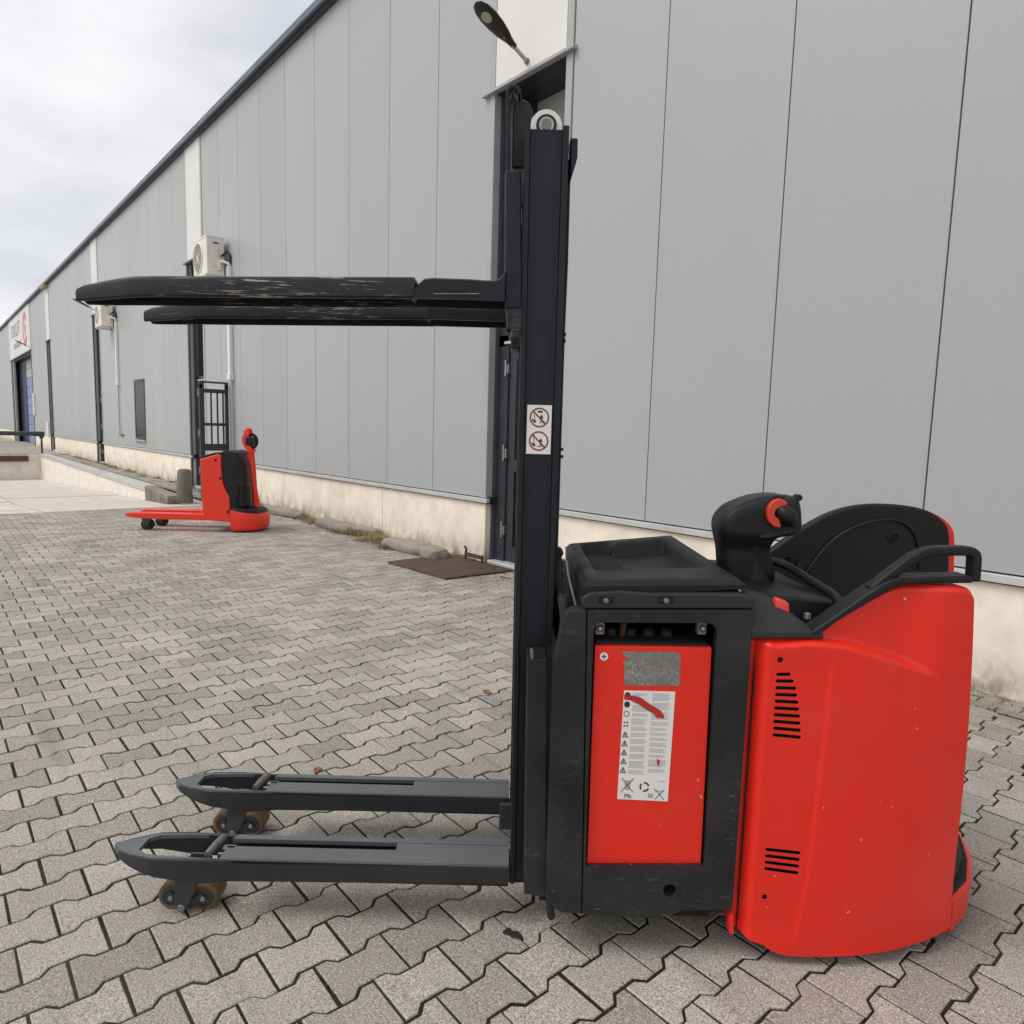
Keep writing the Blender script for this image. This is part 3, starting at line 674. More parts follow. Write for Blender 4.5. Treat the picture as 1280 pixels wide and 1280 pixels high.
# ---- dry grass and moss along the wall foot (uncountable)
def tufts(name, mat, spots, hmax, nbl, label, cat, spread):
    r_ = random.Random(11); V = []; Fc = []
    for (x, y, sc) in spots:
        for k in range(int(nbl * sc)):
            bx, by = x + r_.gauss(0, spread * sc), min(4.60, y + r_.gauss(0, spread * .45)); a = r_.uniform(0, 6.28); hh = hmax * sc * r_.uniform(.35, 1); ln = hh * r_.uniform(.5, 2.2); w = r_.uniform(.0015, .0035)
            dx, dy = math.cos(a), math.sin(a); b = len(V)
            for t in (0, .5, 1):
                ww = w * (1 - t * .85); zz = hh * (t * 1.6 - t * t * .9); V += [(bx + dx * ln * t * t - dy * ww, by + dy * ln * t * t + dx * ww, zz), (bx + dx * ln * t * t + dy * ww, by + dy * ln * t * t - dx * ww, zz)]
            Fc += [(b, b + 1, b + 3, b + 2), (b + 2, b + 3, b + 5, b + 4)]
    me = bpy.data.meshes.new(name); me.from_pydata(V, [], Fc); me.materials.append(MT[mat]); o = bpy.data.objects.new(name, me); COL.objects.link(o)
    return tag(o, label, cat, kind='stuff')
r_ = random.Random(5)
sp = [(-7.55, 4.30, 1.0), (-7.75, 4.38, .9), (-8.25, 4.42, .9), (-8.45, 4.35, 1.0), (-8.75, 4.28, .7), (-9.75, 4.4, .7), (-10.2, 4.45, .6), (-7.25, 4.18, .6), (-7.9, 4.2, .5), (-8.1, 4.52, .9), (-12.0, 4.5, .6)]
sp += [(r_.uniform(-31, -12), r_.uniform(4.45, 4.6), r_.uniform(.2, .55)) for k in range(60)] + [(r_.uniform(-12, -5.95), 4.56, r_.uniform(.2, .5)) for k in range(22)] + [(r_.uniform(-4.8, 2), 4.58, r_.uniform(.1, .3)) for k in range(10)]
tufts('dry_grass', 'grass', sp, .16, 260, 'dry straw-coloured grass tufts along the wall foot', 'grass', .12)
r_ = random.Random(6); V = []; Fc = []
def moss_spot(x, y, s_):
    for k in range(int(26 * s_)):
        px_, py_ = x + r_.gauss(0, .07 * s_), y + r_.gauss(0, .008); rr = r_.uniform(.003, .009); b = len(V)
        V.extend([(px_ - rr, py_ - rr, -.004), (px_ + rr, py_ - rr, -.004), (px_ + rr, py_ + rr, -.004), (px_ - rr, py_ + rr, -.004), (px_, py_, rr * .8 + .001)])
        Fc.extend([(b, b + 1, b + 4), (b + 1, b + 2, b + 4), (b + 2, b + 3, b + 4), (b + 3, b, b + 4)])
for k in range(26): moss_spot(r_.uniform(-2.6, 1.5), r_.choice((4.36, 4.455, 4.543, 4.62, 4.36)), r_.uniform(.4, 1.0))
for k in range(60): moss_spot(r_.uniform(-12, -5), r_.choice((4.3, 4.455, 4.62, 4.55)), r_.uniform(.5, 1.4))
me = bpy.data.meshes.new('moss'); me.from_pydata(V, [], Fc); me.materials.append(MT['moss']); o = bpy.data.objects.new('moss', me); COL.objects.link(o)
tag(o, 'green moss in the paving joints along the wall foot', 'moss', kind='stuff')
# fallen leaves and the oil blot
def leaf(x, y, a, s_, label):
    mb = MB(); pts = [(0, -.5, 0), (.16, -.3, .05), (.28, 0, .09), (.2, .28, .05), (.03, .5, .0), (-.2, .28, .06), (-.28, 0, .1), (-.16, -.3, .05)]
    V = [mb.bm.verts.new((p[0] * s_, p[1] * s_, p[2] * s_ * 1.2 + .004)) for p in pts]; c = mb.bm.verts.new((0, 0, .006))
    for i in range(8): mb.bm.faces.new((V[i], V[(i + 1) % 8], c))
    bmesh.ops.solidify(mb.bm, geom=mb.bm.faces[:], thickness=.0008)
    o = mb.build('fallen_leaf', 'leaf', None); o.location = (x, y, .001); o.rotation_euler = (0, 0, a); return tag(o, label, 'leaf', 'fallen leaves on the pavers')
leaf(*G(397, 964), .6, .055, 'pale orange fallen leaf on the pavers beyond the load legs'); leaf(*G(608, 866), 1.2, .075, 'brown fallen leaf on the pavers left of the mast foot')
P = []; c = G(641, 1168)
for k in range(18):
    a = 2 * math.pi * k / 18; rr = .022 * (1 + .35 * math.sin(2 * a + .6) + .18 * math.sin(5 * a)); P.append((c[0] + rr * math.cos(a) * 1.1, c[1] + rr * math.sin(a) * .9))
o = MB().pxy(P, -.002, .003).build('oil_blot', 'tar', None, .001, 1); tag(o, 'small black oil blot on the pavers before the truck', 'oil blot')

# ================================================================== STACKER TRUCK (local x along the truck, y across, z up)
O = LT * TS
st = empty('stacker_truck', (O.x, O.y, 0), AZ)
tag(st, 'red and anthracite stand-on pallet stacker with tall mast and raised forks', 'stacker')
YN = -.395
def P2(pts, y): return [S(px, py, y) for px, py in pts]
def lerp(a, b, t): return a + (b - a) * t
# ---- mast: near and far channels with flanges, cross members
zb, zt = .10, 2.208
def mx0(z): return lerp(.034, .016, (z - .145) / 2.06)
def mx1(z): return lerp(.1345, .1305, (z - .145) / 2.06)
def slab(mb, fa, fb, y0, y1, z0, z1):
    mb.hexa([(fa(z0), y0, z0), (fa(z1), y0, z1), (fa(z0), y1, z0), (fa(z1), y1, z1), (fb(z0), y0, z0), (fb(z1), y0, z1), (fb(z0), y1, z0), (fb(z1), y1, z1)])
mb = MB()
for s_, yo in ((1, -.265), (-1, .205)):
    a, b = (yo, yo + .055) if s_ > 0 else (yo - .055, yo)
    wy = (yo + .007, yo + .022) if s_ > 0 else (yo - .022, yo - .007)
    slab(mb, mx0, lambda z: mx0(z) + .0145, a, b, zb + .02, zt)
    slab(mb, lambda z: mx1(z) - .0165, mx1, a, b, zb + .02, zt)
    slab(mb, lambda z: mx0(z) + .0145, lambda z: mx1(z) - .0165, wy[0], wy[1], zb + .02, zt - .008)
om = mb.build('outer_mast', 'mast', st, .0025, 2)
mb = MB()
slab(mb, lambda z: mx0(z) + .026, lambda z: mx0(z) + .0295, -.2595, -.258, zb + .03, zt - .010)
slab(mb, lambda z: mx1(z) - .032, lambda z: mx1(z) - .0285, -.2595, -.258, zb + .03, zt - .010)
mb.build('web_rib', 'mast', om)
MB().box(.08, .125, -.21, .15, 2.10, 2.18).box(.08, .125, -.21, .15, 1.15, 1.22).box(.04, .125, -.21, .15, .12, .20).build('cross_member', 'mast', om, .004, 1)
mb = MB().pxz(P2([(713, 172), (722.5, 172), (722, 196), (713, 226)], -.255), -.255, -.20)
mb.pxz([(x, z) for x, z in P2([(713, 172), (722.5, 172), (722, 196), (713, 226)], -.255)], .13, .19); mb.build('stop_bracket', 'mast', om, .003, 1)
hs = MB(); hs.tube([S3(711.5, 200, -.21), S3(708, 330, -.21), S3(704, 420, -.21), S3(697, 640, -.21), S3(693, 760, -.21)], .0045, 7)
hs.build('hose', 'rubber', om)
for py in (265, 418, 426, 562, 571): MB().box(*[v for p in (S(707.5 - (py - 265) * .022, py, -.24),) for v in (p[0], p[0] + .007)], -.245, -.225, S(709, py, -.24)[1] - .004, S(709, py, -.24)[1] + .004).build('hose_clip', 'rubber', om)
# inner mast between the channels, with chain pulleys, lift cylinder, chains
mb = MB()
for s_, yo in ((1, -.238), (-1, .178)):
    a, b = (yo, yo + .045) if s_ > 0 else (yo - .045, yo)
    mb.box(.040, .052, a, b, .2, 2.195); mb.box(.100, .112, a, b, .2, 2.195); mb.box(.052, .100, a + (.03 if s_ > 0 else 0), b - (0 if s_ > 0 else .03), .2, 2.195)
im = mb.build('inner_mast', 'mast', st, .002, 1)
MB().box(.05, .11, -.19, .13, 2.09, 2.17).build('head_plate', 'mast', im, .004, 1)
pc = S(683, 157, -.235)
for yy in (-.224, .160):
    MB().lathe([(.040, .0), (.041, .004), (.035, .010), (.035, .020), (.041, .026), (.040, .030)], (pc[0], yy - .012, pc[1]), 'y', 32).build('chain_pulley', 'whitepl', im, ang=50)
    MB().lathe([(.0265, -.004), (.0265, .034)], (pc[0], yy - .012, pc[1]), 'y', 28).build('bearing_seal', 'rubber', im)
    MB().lathe([(.020, -.006), (.018, -.006), (.018, .036), (.020, .036)], (pc[0], yy - .012, pc[1]), 'y', 28).build('bearing', 'metal', im)
    MB().lathe([(.0135, -.010), (.0125, .040)], (pc[0], yy - .012, pc[1]), 'y', 20).build('pulley_pin', 'steel', im)
    MB().box(pc[0] - .040, pc[0] - .034, yy - .004, yy + .008, 1.85, 2.24).build('lift_chain', 'steel', im)
MB().cyl((.075, -.03, .15), (.075, -.03, 1.95), .032, 20).build('lift_cylinder', 'mast', st)
MB().cyl((.075, -.03, 1.95), (.075, -.03, 2.12), .020, 20).build('piston_rod', 'metal', st)
# warning label on the mast web
y_l = -.2605
lab = MB().pxz([(.044, 1.366), (.110, 1.366), (.110, 1.497), (.044, 1.497)], y_l, y_l + .0022).build('warning_label', 'label', om)
rings_ = MB(); inks = MB()
for zc in (1.464, 1.401):
    xc = .077; R0, R1 = .0262, .0225; yl = y_l - .0009
    A = [2 * math.pi * k / 40 for k in range(40)]
    rings_.loft([[(xc + R0 * math.cos(a), yl, zc + R0 * math.sin(a)) for a in A], [(xc + R1 * math.cos(a), yl, zc + R1 * math.sin(a)) for a in A], [(xc + R1 * math.cos(a), y_l, zc + R1 * math.sin(a)) for a in A]], True, False)
    d = Vector((1, -1)).normalized(); nn = Vector((1, 1)).normalized() * .0019
    c1, c2 = Vector((xc, zc)) - d * R1, Vector((xc, zc)) + d * R1
    rings_.pxz([tuple(c1 - nn), tuple(c2 - nn), tuple(c2 + nn), tuple(c1 + nn)], yl - .0003, y_l - .0001)
    yi0, yi1 = y_l - .0012, y_l - .0001
    def poly(pts): inks.pxz([(xc + a * .001, zc + b * .001) for a, b in pts], yi0 + .0005, yi1)
    poly([(-20, -4), (-16, -5), (-13, -12), (-19, -8)]); inks.pxz([(xc - .0125 + .0040 * math.cos(t), zc - .0105 + .0040 * math.sin(t)) for t in [2 * math.pi * k / 12 for k in range(12)]], yi0 + .0005, yi1)
    poly([(-15.5, 10), (-14, 10), (-11, -6), (-12.5, -6)])
    poly([(4, 5), (6, 8), (8, 5), (7.5, 2), (4.5, 2)]); poly([(1, 1), (4, 4), (8, 4), (11, -2), (10, -3), (8, 0), (7, -6), (3.5, -6), (4, 0), (2, -.5)]); poly([(4, -6), (1, -16), (2.5, -16), (6, -7)]); poly([(5.5, -7), (8, -16), (9.5, -16), (7, -6)])
    if zc > 1.43: poly([(-4, 13), (8, 13), (8, 18), (-4, 18)])
    else: poly([(-6, -15), (6, -15), (6, -14), (-6, -14)])
rings_.build('prohibition_ring', 'inkr', om, smooth=False); inks.build('pictogram', 'ink', om, smooth=False)

# ---- fork carriage
CRP = [S(631, 212, -.275), S(651, 211, -.275), S(652.5, 386, -.275), S(630.5, 386, -.275)]
carr = MB().box(-.022, .012, -.235, .175, 1.752, 1.835).build('fork_carriage', 'mast', st, .004, 1)
for a, b in ((-.275, -.225), (.165, .215)): MB().pxz(CRP, a, b).build('carriage_side', 'mast', carr, .008, 2)
MB().box(-.022, .010, -.235, .175, 2.02, 2.085).build('carriage_bar', 'mast', carr, .004, 1)
MB().box(-.012, .004, -.2765, -.272, 1.806, 1.829).build('slot', 'void', carr)
for a, b in ((-.27, -.16), (.10, .21)): MB().box(-.006, .022, a, b, 1.685, 1.752).build('roller_block', 'frame', carr, .004, 1)
for k in range(4): MB().box(-.0075, .020, -.2715, -.262, 1.695 + k * .014, 1.702 + k * .014).build('roller_rib', 'plasticg', carr)
for a, b in ((-.20, -.185), (.125, .14)): MB().pxz(P2([(640, 211), (641, 148), (643, 132), (650, 126), (658, 127), (664, 134), (668, 148), (668, 211)], -.19), a, b).build('guard_plate', 'dark', carr, .003, 1)
MB().tube([S3(635.2, 250, -.205), S3(634.5, 128, -.205), S3(634.8, 118, -.205), S3(638, 113.5, -.205), S3(643, 113, -.205), S3(648, 117, -.205), S3(649.5, 123, -.205)], .0, 8, (.011, .05)).build('guard_strip', 'mast', carr, .002, 1)
# ---- raised forks: inverted channels with tapered tips, sagging a little towards the tip
def fork(y0, y1, near):
    def zt_(x): return 1.8185 + .0185 * min(0, x + .25) * 1.3
    mb = MB(); yc = (y0 + y1) / 2; rings = []
    for x, e0, e1, dt, hh in ((-1.168, .050, .056, .032, .022), (-1.165, .041, .048, .025, .034), (-1.14, .032, .042, .017, .042), (-1.08, .019, .033, .009, .049), (-1.03, .008, .023, .003, .053), (-.994, .0, .016, .001, .054), (-.94, .0, .004, 0, .054), (-.60, 0, 0, 0, .055), (-.262, 0, 0, 0, .056)):
        a, b, z1 = y0 + e0, y1 - e1, zt_(x) - dt; z0 = z1 - hh
        rings.append([(x, a + .005, z0), (x, a, z0 + .005), (x, a, z1 - .012), (x, a + .004, z1 - .003), (x, a + .012, z1), (x, b - .012, z1), (x, b - .004, z1 - .003), (x, b, z1 - .012), (x, b, z0 + .005), (x, b - .005, z0), (x, b - .011, z0), (x, b - .013, z1 - .009), (x, a + .013, z1 - .009), (x, a + .011, z0)])
    f = mb.loft(rings).build('lift_fork', 'fork', st, 0, ang=40)
    # heel: welded-on thicker end running into the carriage
    rings = []
    for x, dz, hh in ((-.275, -.040, .018), (-.255, -.022, .036), (-.235, -.004, .054), (-.215, -.0015, .058), (-.12, -.002, .060), (-.07, -.004, .062), (-.050, -.003, .068), (-.038, .002, .090), (-.030, .011, .1), (-.024, .024, .12)):
        z1 = 1.8185 + dz; z0 = min(1.7635, z1 - .016); a, b = y0 + .003, y1 - .003
        rings.append([(x, a, z0), (x, a, z1 - .004), (x, a + .006, z1), (x, b - .006, z1), (x, b, z1 - .004), (x, b, z0), (x, b - .010, z0), (x, b - .012, z1 - .010), (x, a + .012, z1 - .010), (x, a + .010, z0)])
    MB().loft(rings).build('fork_heel', 'mast', f, 0, ang=35)
    MB().pxz([S(542, 366.3, y0), S(599, 366.3, y0), S(599, 367.6, y0), S(542, 367.6, y0)], y0 + .001, y0 + .004).build('embossed_line', 'steel', f)
    em = MB()
    for k in range(9): x = -.200 + k * .012; em.box(x, x + .008, y0 + .0015, y0 + .004, 1.783, 1.796)
    em.build('embossed_mark', 'fork', f)
    return f
fork(-.283, -.130, True); fork(.065, .221, False)

# ---- load legs with tip window, long slot, toggle and wheel bogies
def leg(y0, y1):
    w = y1 - y0; zt_, zm = .186, .120
    near = [(.03, y0), (-.765, y0), (-.985, y0 - .004), (-1.06, y0 + .012), (-1.108, y0 + .034), (-1.130, y0 + .058)]
    far = [(-1.126, y0 + .07), (-1.085, y1 - .026), (-1.02, y1 + .004), (-.938, y1 + .010), (-.79, y1), (.03, y1)]
    mb = MB()
    # plan pieces of the top plate: tip, near rail, far rail, bridge, slot sides, heel
    tip = near[2:] + far[:3] + [(-1.02, y1 - .012), (-1.046, y0 + .095), (-1.048, y0 + .038), (-1.015, y0 + .018), (-.985, y0 + .014)]
    T = .012
    mb.pxy(tip[:1] + tip[1:], zt_ - T, zt_)
    mb.pxy([(-.985, y0 - .004), (-.985, y0 + .014), (-.935, y0 + .012), (-.86, y0 + .006), (-.80, y0 + .006), (-.80, y0 - .001)], zt_ - T, zt_ - .0004)
    mb.pxy([(-1.02, y1 - .012), (-1.02, y1 + .004), (-.938, y1 + .010), (-.79, y1), (-.79, y1 - .004), (-.94, y1 - .004)], zt_ - T, zt_ - .0004)
    mb.pxy([(-.80, y0), (.03, y0), (.03, y0 + .066), (-.80, y0 + .066)], zt_ - T, zt_)
    mb.pxy([(-.80, y1 - .022), (.03, y1 - .022), (.03, y1), (-.79, y1)], zt_ - T, zt_ + .001)
    mb.pxy([(-.305, y0 + .066), (.03, y0 + .066), (.03, y1 - .022), (-.305, y1 - .022)], zt_ - T, zt_ - .0006)
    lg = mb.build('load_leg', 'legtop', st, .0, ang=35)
    # side walls: taller at the tip, rounded nose
    def wall_(line, th, sgn, name):
        rings = []
        for x, y in line:
            if x < -.80: z0 = lerp(.113, .165, max(0, min(1, (-.85 - x) / .27)) ** 1.6)
            else: z0 = .1195 + .011 * (x + .8) / .83
            if -.86 < x < -.79: z0 = .1085
            rings.append([(x, y, z0), (x, y, zt_ - .003), (x, y + sgn * .003, zt_ + .0005), (x, y + sgn * th, zt_ - .001), (x, y + sgn * th, z0)])
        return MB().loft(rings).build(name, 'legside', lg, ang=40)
    wall_([(.03, y0), (-.40, y0), (-.765, y0), (-.785, y0 - .004), (-.86, y0 - .006), (-.985, y0 - .006), (-1.03, y0 + .002), (-1.066, y0 + .013), (-1.104, y0 + .032), (-1.126, y0 + .053), (-1.130, y0 + .066)], .010, 1, 'side_wall')
    wall_([(.03, y1), (-.40, y1), (-.79, y1), (-.938, y1 + .010), (-1.02, y1 + .004), (-1.085, y1 - .026), (-1.127, y0 + .072)], .010, -1, 'side_wall')
    MB().box(-.79, .03, y0 + .01, y1 - .01, .118, .128).build('web_plate', 'inner', lg)
    # toggle link lying across the window
    MB().tube([(-.838, y0 + .014, .190), (-.832, y0 + .055, .194)], .011, 12).tube([(-.832, y0 + .055, .192), (-.826, y0 + .098, .190)], .013, 12).build('toggle_link', 'steel', lg, ang=60)
    MB().box(-.815, -.775, y0 + .055, y0 + .075, .170, .186).box(-.818, -.79, y0 + .030, y0 + .036, .16, .186).build('toggle_lug', 'steel', lg, .003, 1)
    # bogie
    yw0, yw1 = y0 + .037, y0 + .037 + .070
    rw_ = .0415
    for xx in (-.956, -.862):
        mbw = MB(); mbw.lathe([(rw_ - .004, 0), (rw_, .004), (rw_, .066), (rw_ - .004, .070)], (xx, yw0, rw_), 'y', 36)
        n0 = len(mbw.bm.faces)
        mbw.lathe([(rw_ - .013, -.0015), (rw_ - .018, -.0025), (rw_ - .022, .006), (.013, .006), (.012, -.004), (.002, -.004)], (xx, yw0, rw_), 'y', 36)
        mbw.bm.faces.ensure_lookup_table()
        for f in list(mbw.bm.faces)[n0:]: f.material_index = 1
        n1 = len(mbw.bm.faces); mbw.lathe([(.0075, -.008), (.0065, -.010), (.002, -.010)], (xx, yw0, rw_), 'y', 14)
        for f in list(mbw.bm.faces)[n1:]: f.material_index = 2
        mbw.build('load_wheel', ['tyre', 'frame', 'metal'], lg, ang=40)
    MB().pxz([(-.936, .018), (-.926, .006), (-.912, .006), (-.902, .02), (-.868, .10), (-.872, .128), (-.935, .128), (-.940, .09)], yw0 - .020, yw0 - .010).pxz([(-.936, .018), (-.926, .006), (-.912, .006), (-.902, .02), (-.868, .10), (-.872, .128), (-.935, .128), (-.940, .09)], yw1 + .010, yw1 + .018).build('wheel_link', 'leg', lg, .003, 1)
    MB().pxz([(-.97, rw_ + .006), (-.955, rw_ + .018), (-.92, .028), (-.868, rw_ + .014), (-.850, rw_ - .004), (-.87, rw_ - .012), (-.92, .008), (-.962, rw_ - .012)], yw0 - .0085, yw0 - .003).build('bogie_plate', 'frame', lg, .002, 1)
    MB().cyl((-.919, yw0 - .026, .021), (-.919, yw1 + .02, .021), .012, 16).build('bogie_pin', 'steel', lg, .002, 1)
    MB().cyl((-.919, yw0 - .0275, .021), (-.919, yw0 - .02, .021), .006, 12).build('pin_bore', 'metal', lg)
    return lg
leg(-.282, -.158); leg(.099, .221)
for a, b in ((.085, .125), (-.195, -.165)): MB().box(-.002, .12, a, b, .075, .17).build('leg_bracket', 'frame', st, .005, 1)

# ---- chassis: mast guard, front post, side frame with the battery opening
MB().pxz(P2([(659, 824), (684, 824.5), (683, 1122), (655, 1118)], -.365), -.365, -.10).build('mast_guard', 'dark', st, .004, 2)
MB().pxz(P2([(659, 824), (684, 824.5), (683, 1122), (655, 1118)], -.365), .10, .31).build('mast_guard', 'dark', st, .004, 2)
MB().box(.115, .145, -.36, .30, .14, .84).build('mast_plate', 'inner', st)
MB().pxz(P2([(663, 824), (662.5, 814), (663.5, 811), (665.5, 811), (667, 814), (667, 824)], -.36), -.362, -.35).build('guard_tab', 'steel', st, .001, 1)
post = [(689, 1132), (682, 1126), (691, 826), (695, 815), (705, 770), (709, 764.5), (728, 762), (733.5, 762), (733, 800), (727, 1143), (700, 1141)]
for a, b in ((YN, YN + .05), (.285, .335)): MB().pxz(P2(post, YN), a, b).build('front_post', 'dark', st, .005, 2)
fr = [(734.5, 762), (943, 762), (916, 1138), (853, 1139), (835, 1146.5), (809, 1148), (727.8, 1143.5)]
F2 = P2(fr, YN); MBf = MB().pxz(F2, YN, YN + .035)
fo = MBf.build('side_frame', 'dark', st, .004, 2)
# opening cut through the frame, rounded top corners
op = []
def arc(cxp, cyp, r, a0, a1, n=6): return [(cxp + r * math.cos(rad(lerp(a0, a1, k / n))), cyp + r * math.sin(rad(lerp(a0, a1, k / n)))) for k in range(n + 1)]
op = arc(752, 788, 10, 180, 270) + arc(884.5, 791, 12, 270, 360) + [(880.5, 1083), (732, 1082.5)]
hc = S(837, 1113, YN)
boolean(fo, MB().pxz(P2(op, YN), YN - .05, YN + .10).cyl((hc[0], YN - .05, hc[1]), (hc[0], YN + .10, hc[1]), .0175, 24).build('cut', 'dark', st))
MB().pxz(F2, .300, .335).build('side_frame', 'dark', st, .004, 2)
MB().box(.20, .64, YN + .06, .30, .14, .255).build('floor_tray', 'inner', st); MB().box(.605, .64, YN + .036, .30, .25, .97).build('bulkhead', 'inner', st); MB().box(.19, .205, YN + .05, .30, .25, .97).build('bulkhead', 'inner', st)
MB().box(.205, .61, -.02, 0, .88, .99).build('cable_shelf', 'void', st)
for px_ in (750, 878):
    a = S(px_, 785, YN + .02); MB().box(a[0] - .013, a[0] + .013, YN + .020, YN + .045, a[1] - .020, a[1] + .016).build('lock_lug', 'steel', st, .006, 2)
    MB().cyl((a[0], YN + .014, a[1]), (a[0], YN + .021, a[1]), .0095, 16).build('lock_bolt', 'rust', st, .002, 1); MB().cyl((a[0], YN + .0125, a[1]), (a[0], YN + .0145, a[1]), .005, 12).build('bolt_bore', 'metal', st)
# battery with rating plate and safety label
YB = YN + .012
bt = MB().pxz(P2([(743.5, 807), (890.3, 809.5), (876.5, 1080), (733.5, 1080)], YB), YB, .28).build('battery', 'red', st, .004, 2)
MB().box(.242, .536, YB + .012, .27, .876, .8835).build('battery_top', 'void', bt)
btc = S(755, 820.5, YB); yb = YB - .0012
MB().cyl((btc[0], yb, btc[1]), (btc[0], YB + .001, btc[1]), .0108, 24).build('plus_mark', 'label', bt)
MB().box(btc[0] - .0065, btc[0] + .0065, yb - .0006, yb + .0004, btc[1] - .0013, btc[1] + .0013).box(btc[0] - .0013, btc[0] + .0013, yb - .0007, yb + .0004, btc[1] - .0065, btc[1] + .0065).build('plus_sign', 'ink', bt)
MB().pxz(P2([(778.5, 814), (846, 815), (850.5, 819), (850.5, 846), (849, 857.5), (780, 856.5), (780.5, 836), (779, 826), (785.5, 823), (779, 819)], YB), yb + .0003, YB + .001).build('rating_plate', 'silver', bt, smooth=False)
q = [S(*p, YB) for p in ((780, 863), (844, 864.5), (834.5, 1001.5), (771.5, 998.5))]
MB().pxz([q[3], q[2], q[1], q[0]], yb, YB + .001).build('safety_label', 'label', bt)
def LQ(u, v):                                        # label coordinates (v down) -> (x, z)
    a = (lerp(q[0][0], q[1][0], u), lerp(q[0][1], q[1][1], u)); b = (lerp(q[3][0], q[2][0], u), lerp(q[3][1], q[2][1], u))
    return (lerp(a[0], b[0], v), lerp(a[1], b[1], v))
ik = MB(); ig = MB(); rl_ = random.Random(2)
def lpoly(mb, pts, d=.0006): mb.pxz([LQ(u, v) for u, v in pts], yb - d, yb + .0003)
def lring(mb, u, v, r, th=.28, asp=.47):
    n = 18; out_ = [LQ(u + r * math.cos(2 * math.pi * k / n), v + r * asp * math.sin(2 * math.pi * k / n)) for k in range(n)]; inn = [LQ(u + r * (1 - th) * math.cos(2 * math.pi * k / n), v + r * (1 - th) * asp * math.sin(2 * math.pi * k / n)) for k in range(n)]
    mb.loft([[(x, yb - .0006, z) for x, z in out_], [(x, yb - .0006, z) for x, z in inn], [(x, yb, z) for x, z in inn]], True, False)
for v in (.04, .125): lpoly(ik, [(.075 + .058 * math.cos(2 * math.pi * k / 14), v + .027 * math.sin(2 * math.pi * k / 14)) for k in range(14)])
lring(ik, .075, .21, .055, .22)
for du, dv in ((-.045, -.022), (.012, -.022), (-.045, .008), (.012, .008)): lpoly(ik, [(.075 + du, .305 + dv), (.108 + du, .305 + dv), (.108 + du, .318 + dv), (.075 + du, .318 + dv)])
for k in range(5):
    v = .40 + k * .082
    for (a, b) in (((.02, v + .022), (.075, v - .026)), ((.075, v - .026), (.13, v + .022)), ((.13, v + .022), (.02, v + .022))):
        dd = Vector((b[0] - a[0], (b[1] - a[1]) * 2.1)); dd.normalize(); nx, ny = -dd.y * .0075, dd.x * .0036
        lpoly(ik, [(a[0] - nx, a[1] - ny), (b[0] - nx, b[1] - ny), (b[0] + nx, b[1] + ny), (a[0] + nx, a[1] + ny)], .0004)
    lpoly(ik, [(.065, v - .008), (.085, v - .008), (.085, v + .014), (.065, v + .014)], .0005)
for col, (u0, u1) in enumerate(((.18, .52), (.56, .94))):
    v = .02
    while v < .755:
        blk = rl_.randint(3, 7)
        for r in range(blk):
            if v > .755: break
            lpoly(ig, [(u0, v), (lerp(u0, u1, rl_.uniform(.55, 1)), v), (lerp(u0, u1, .9), v + .0042), (u0, v + .0042)], .0003); v += .0098
        v += .016
for a, b in (((.06, .80), (.30, .93)), ((.30, .80), (.06, .93)), ((.72, .885), (.92, .985)), ((.90, .90), (.74, .985))):
    dd = Vector((b[0] - a[0], (b[1] - a[1]) * 2.1)); dd.normalize(); nx, ny = -dd.y * .006, dd.x * .003
    lpoly(ik, [(a[0] - nx, a[1] - ny), (b[0] - nx, b[1] - ny), (b[0] + nx, b[1] + ny), (a[0] + nx, a[1] + ny)])
lpoly(ig, [(.12, .82), (.25, .82), (.23, .91), (.14, .91)], .0003)
for k in range(3):
    a0 = rad(120 * k + 20); n = 8; o1 = [(.52 + .10 * math.cos(a0 + rad(85) * t / n), .875 + .045 * math.sin(a0 + rad(85) * t / n)) for t in range(n + 1)]; i1 = [(.52 + .068 * math.cos(a0 + rad(85) * t / n), .875 + .030 * math.sin(a0 + rad(85) * t / n)) for t in range(n + 1)]
    lpoly(ik, o1 + i1[::-1], .0005)
lpoly(ig, [(.78, .815), (.93, .815), (.93, .82), (.78, .82)]); lpoly(ig, [(.60, .935), (.70, .935), (.70, .975), (.60, .975)], .0003); lpoly(ig, [(.72, .905), (.92, .905), (.92, .912), (.72, .912)])
ik.build('symbol', 'ink', bt, smooth=False)['kind'] = 'stuff'; ig.build('small_print', 'inkg', bt, smooth=False)['kind'] = 'stuff'
pb = LQ(.13, .985); text_mesh('lead_mark', 'Pb', .0165, 'ink', bt, Matrix.Translation((pb[0], yb - .0007, pb[1])) @ Matrix.Rotation(math.pi / 2, 4, 'X'), .0003, 'LEFT', 1.15)
tr = [(780, 868), (790, 869), (800, 871), (808, 877), (816, 882), (826, 888), (830, 894), (830, 898), (820, 897), (817, 892), (808, 887), (798, 880), (788, 875), (780, 874)]
for tp in (tr, [(821, 948), (825, 950), (823, 958), (821, 955)]): MB().pxz(P2(tp, YB), yb - .0012, yb + .0002).build('torn_strip', 'torn', bt, smooth=False)
for px_, m_ in ((766, 'cap'), (790, 'capb'), (813, 'cap'), (836, 'cap')):
    a = S(px_, 800, YB + .05); MB().lathe([(.017, -.02), (.017, .012), (.012, .018), (.004, .018)], (a[0], YB + .085, .884), 'z', 16).build('cell_cap', m_, bt)
a = S(777, 796, YB + .06); MB().tube([(a[0], YB + .07, .87), (a[0] + .004, YB + .065, .915), (a[0] + .012, YB + .08, .935)], .009, 8).build('cell_plug', 'capr', bt)


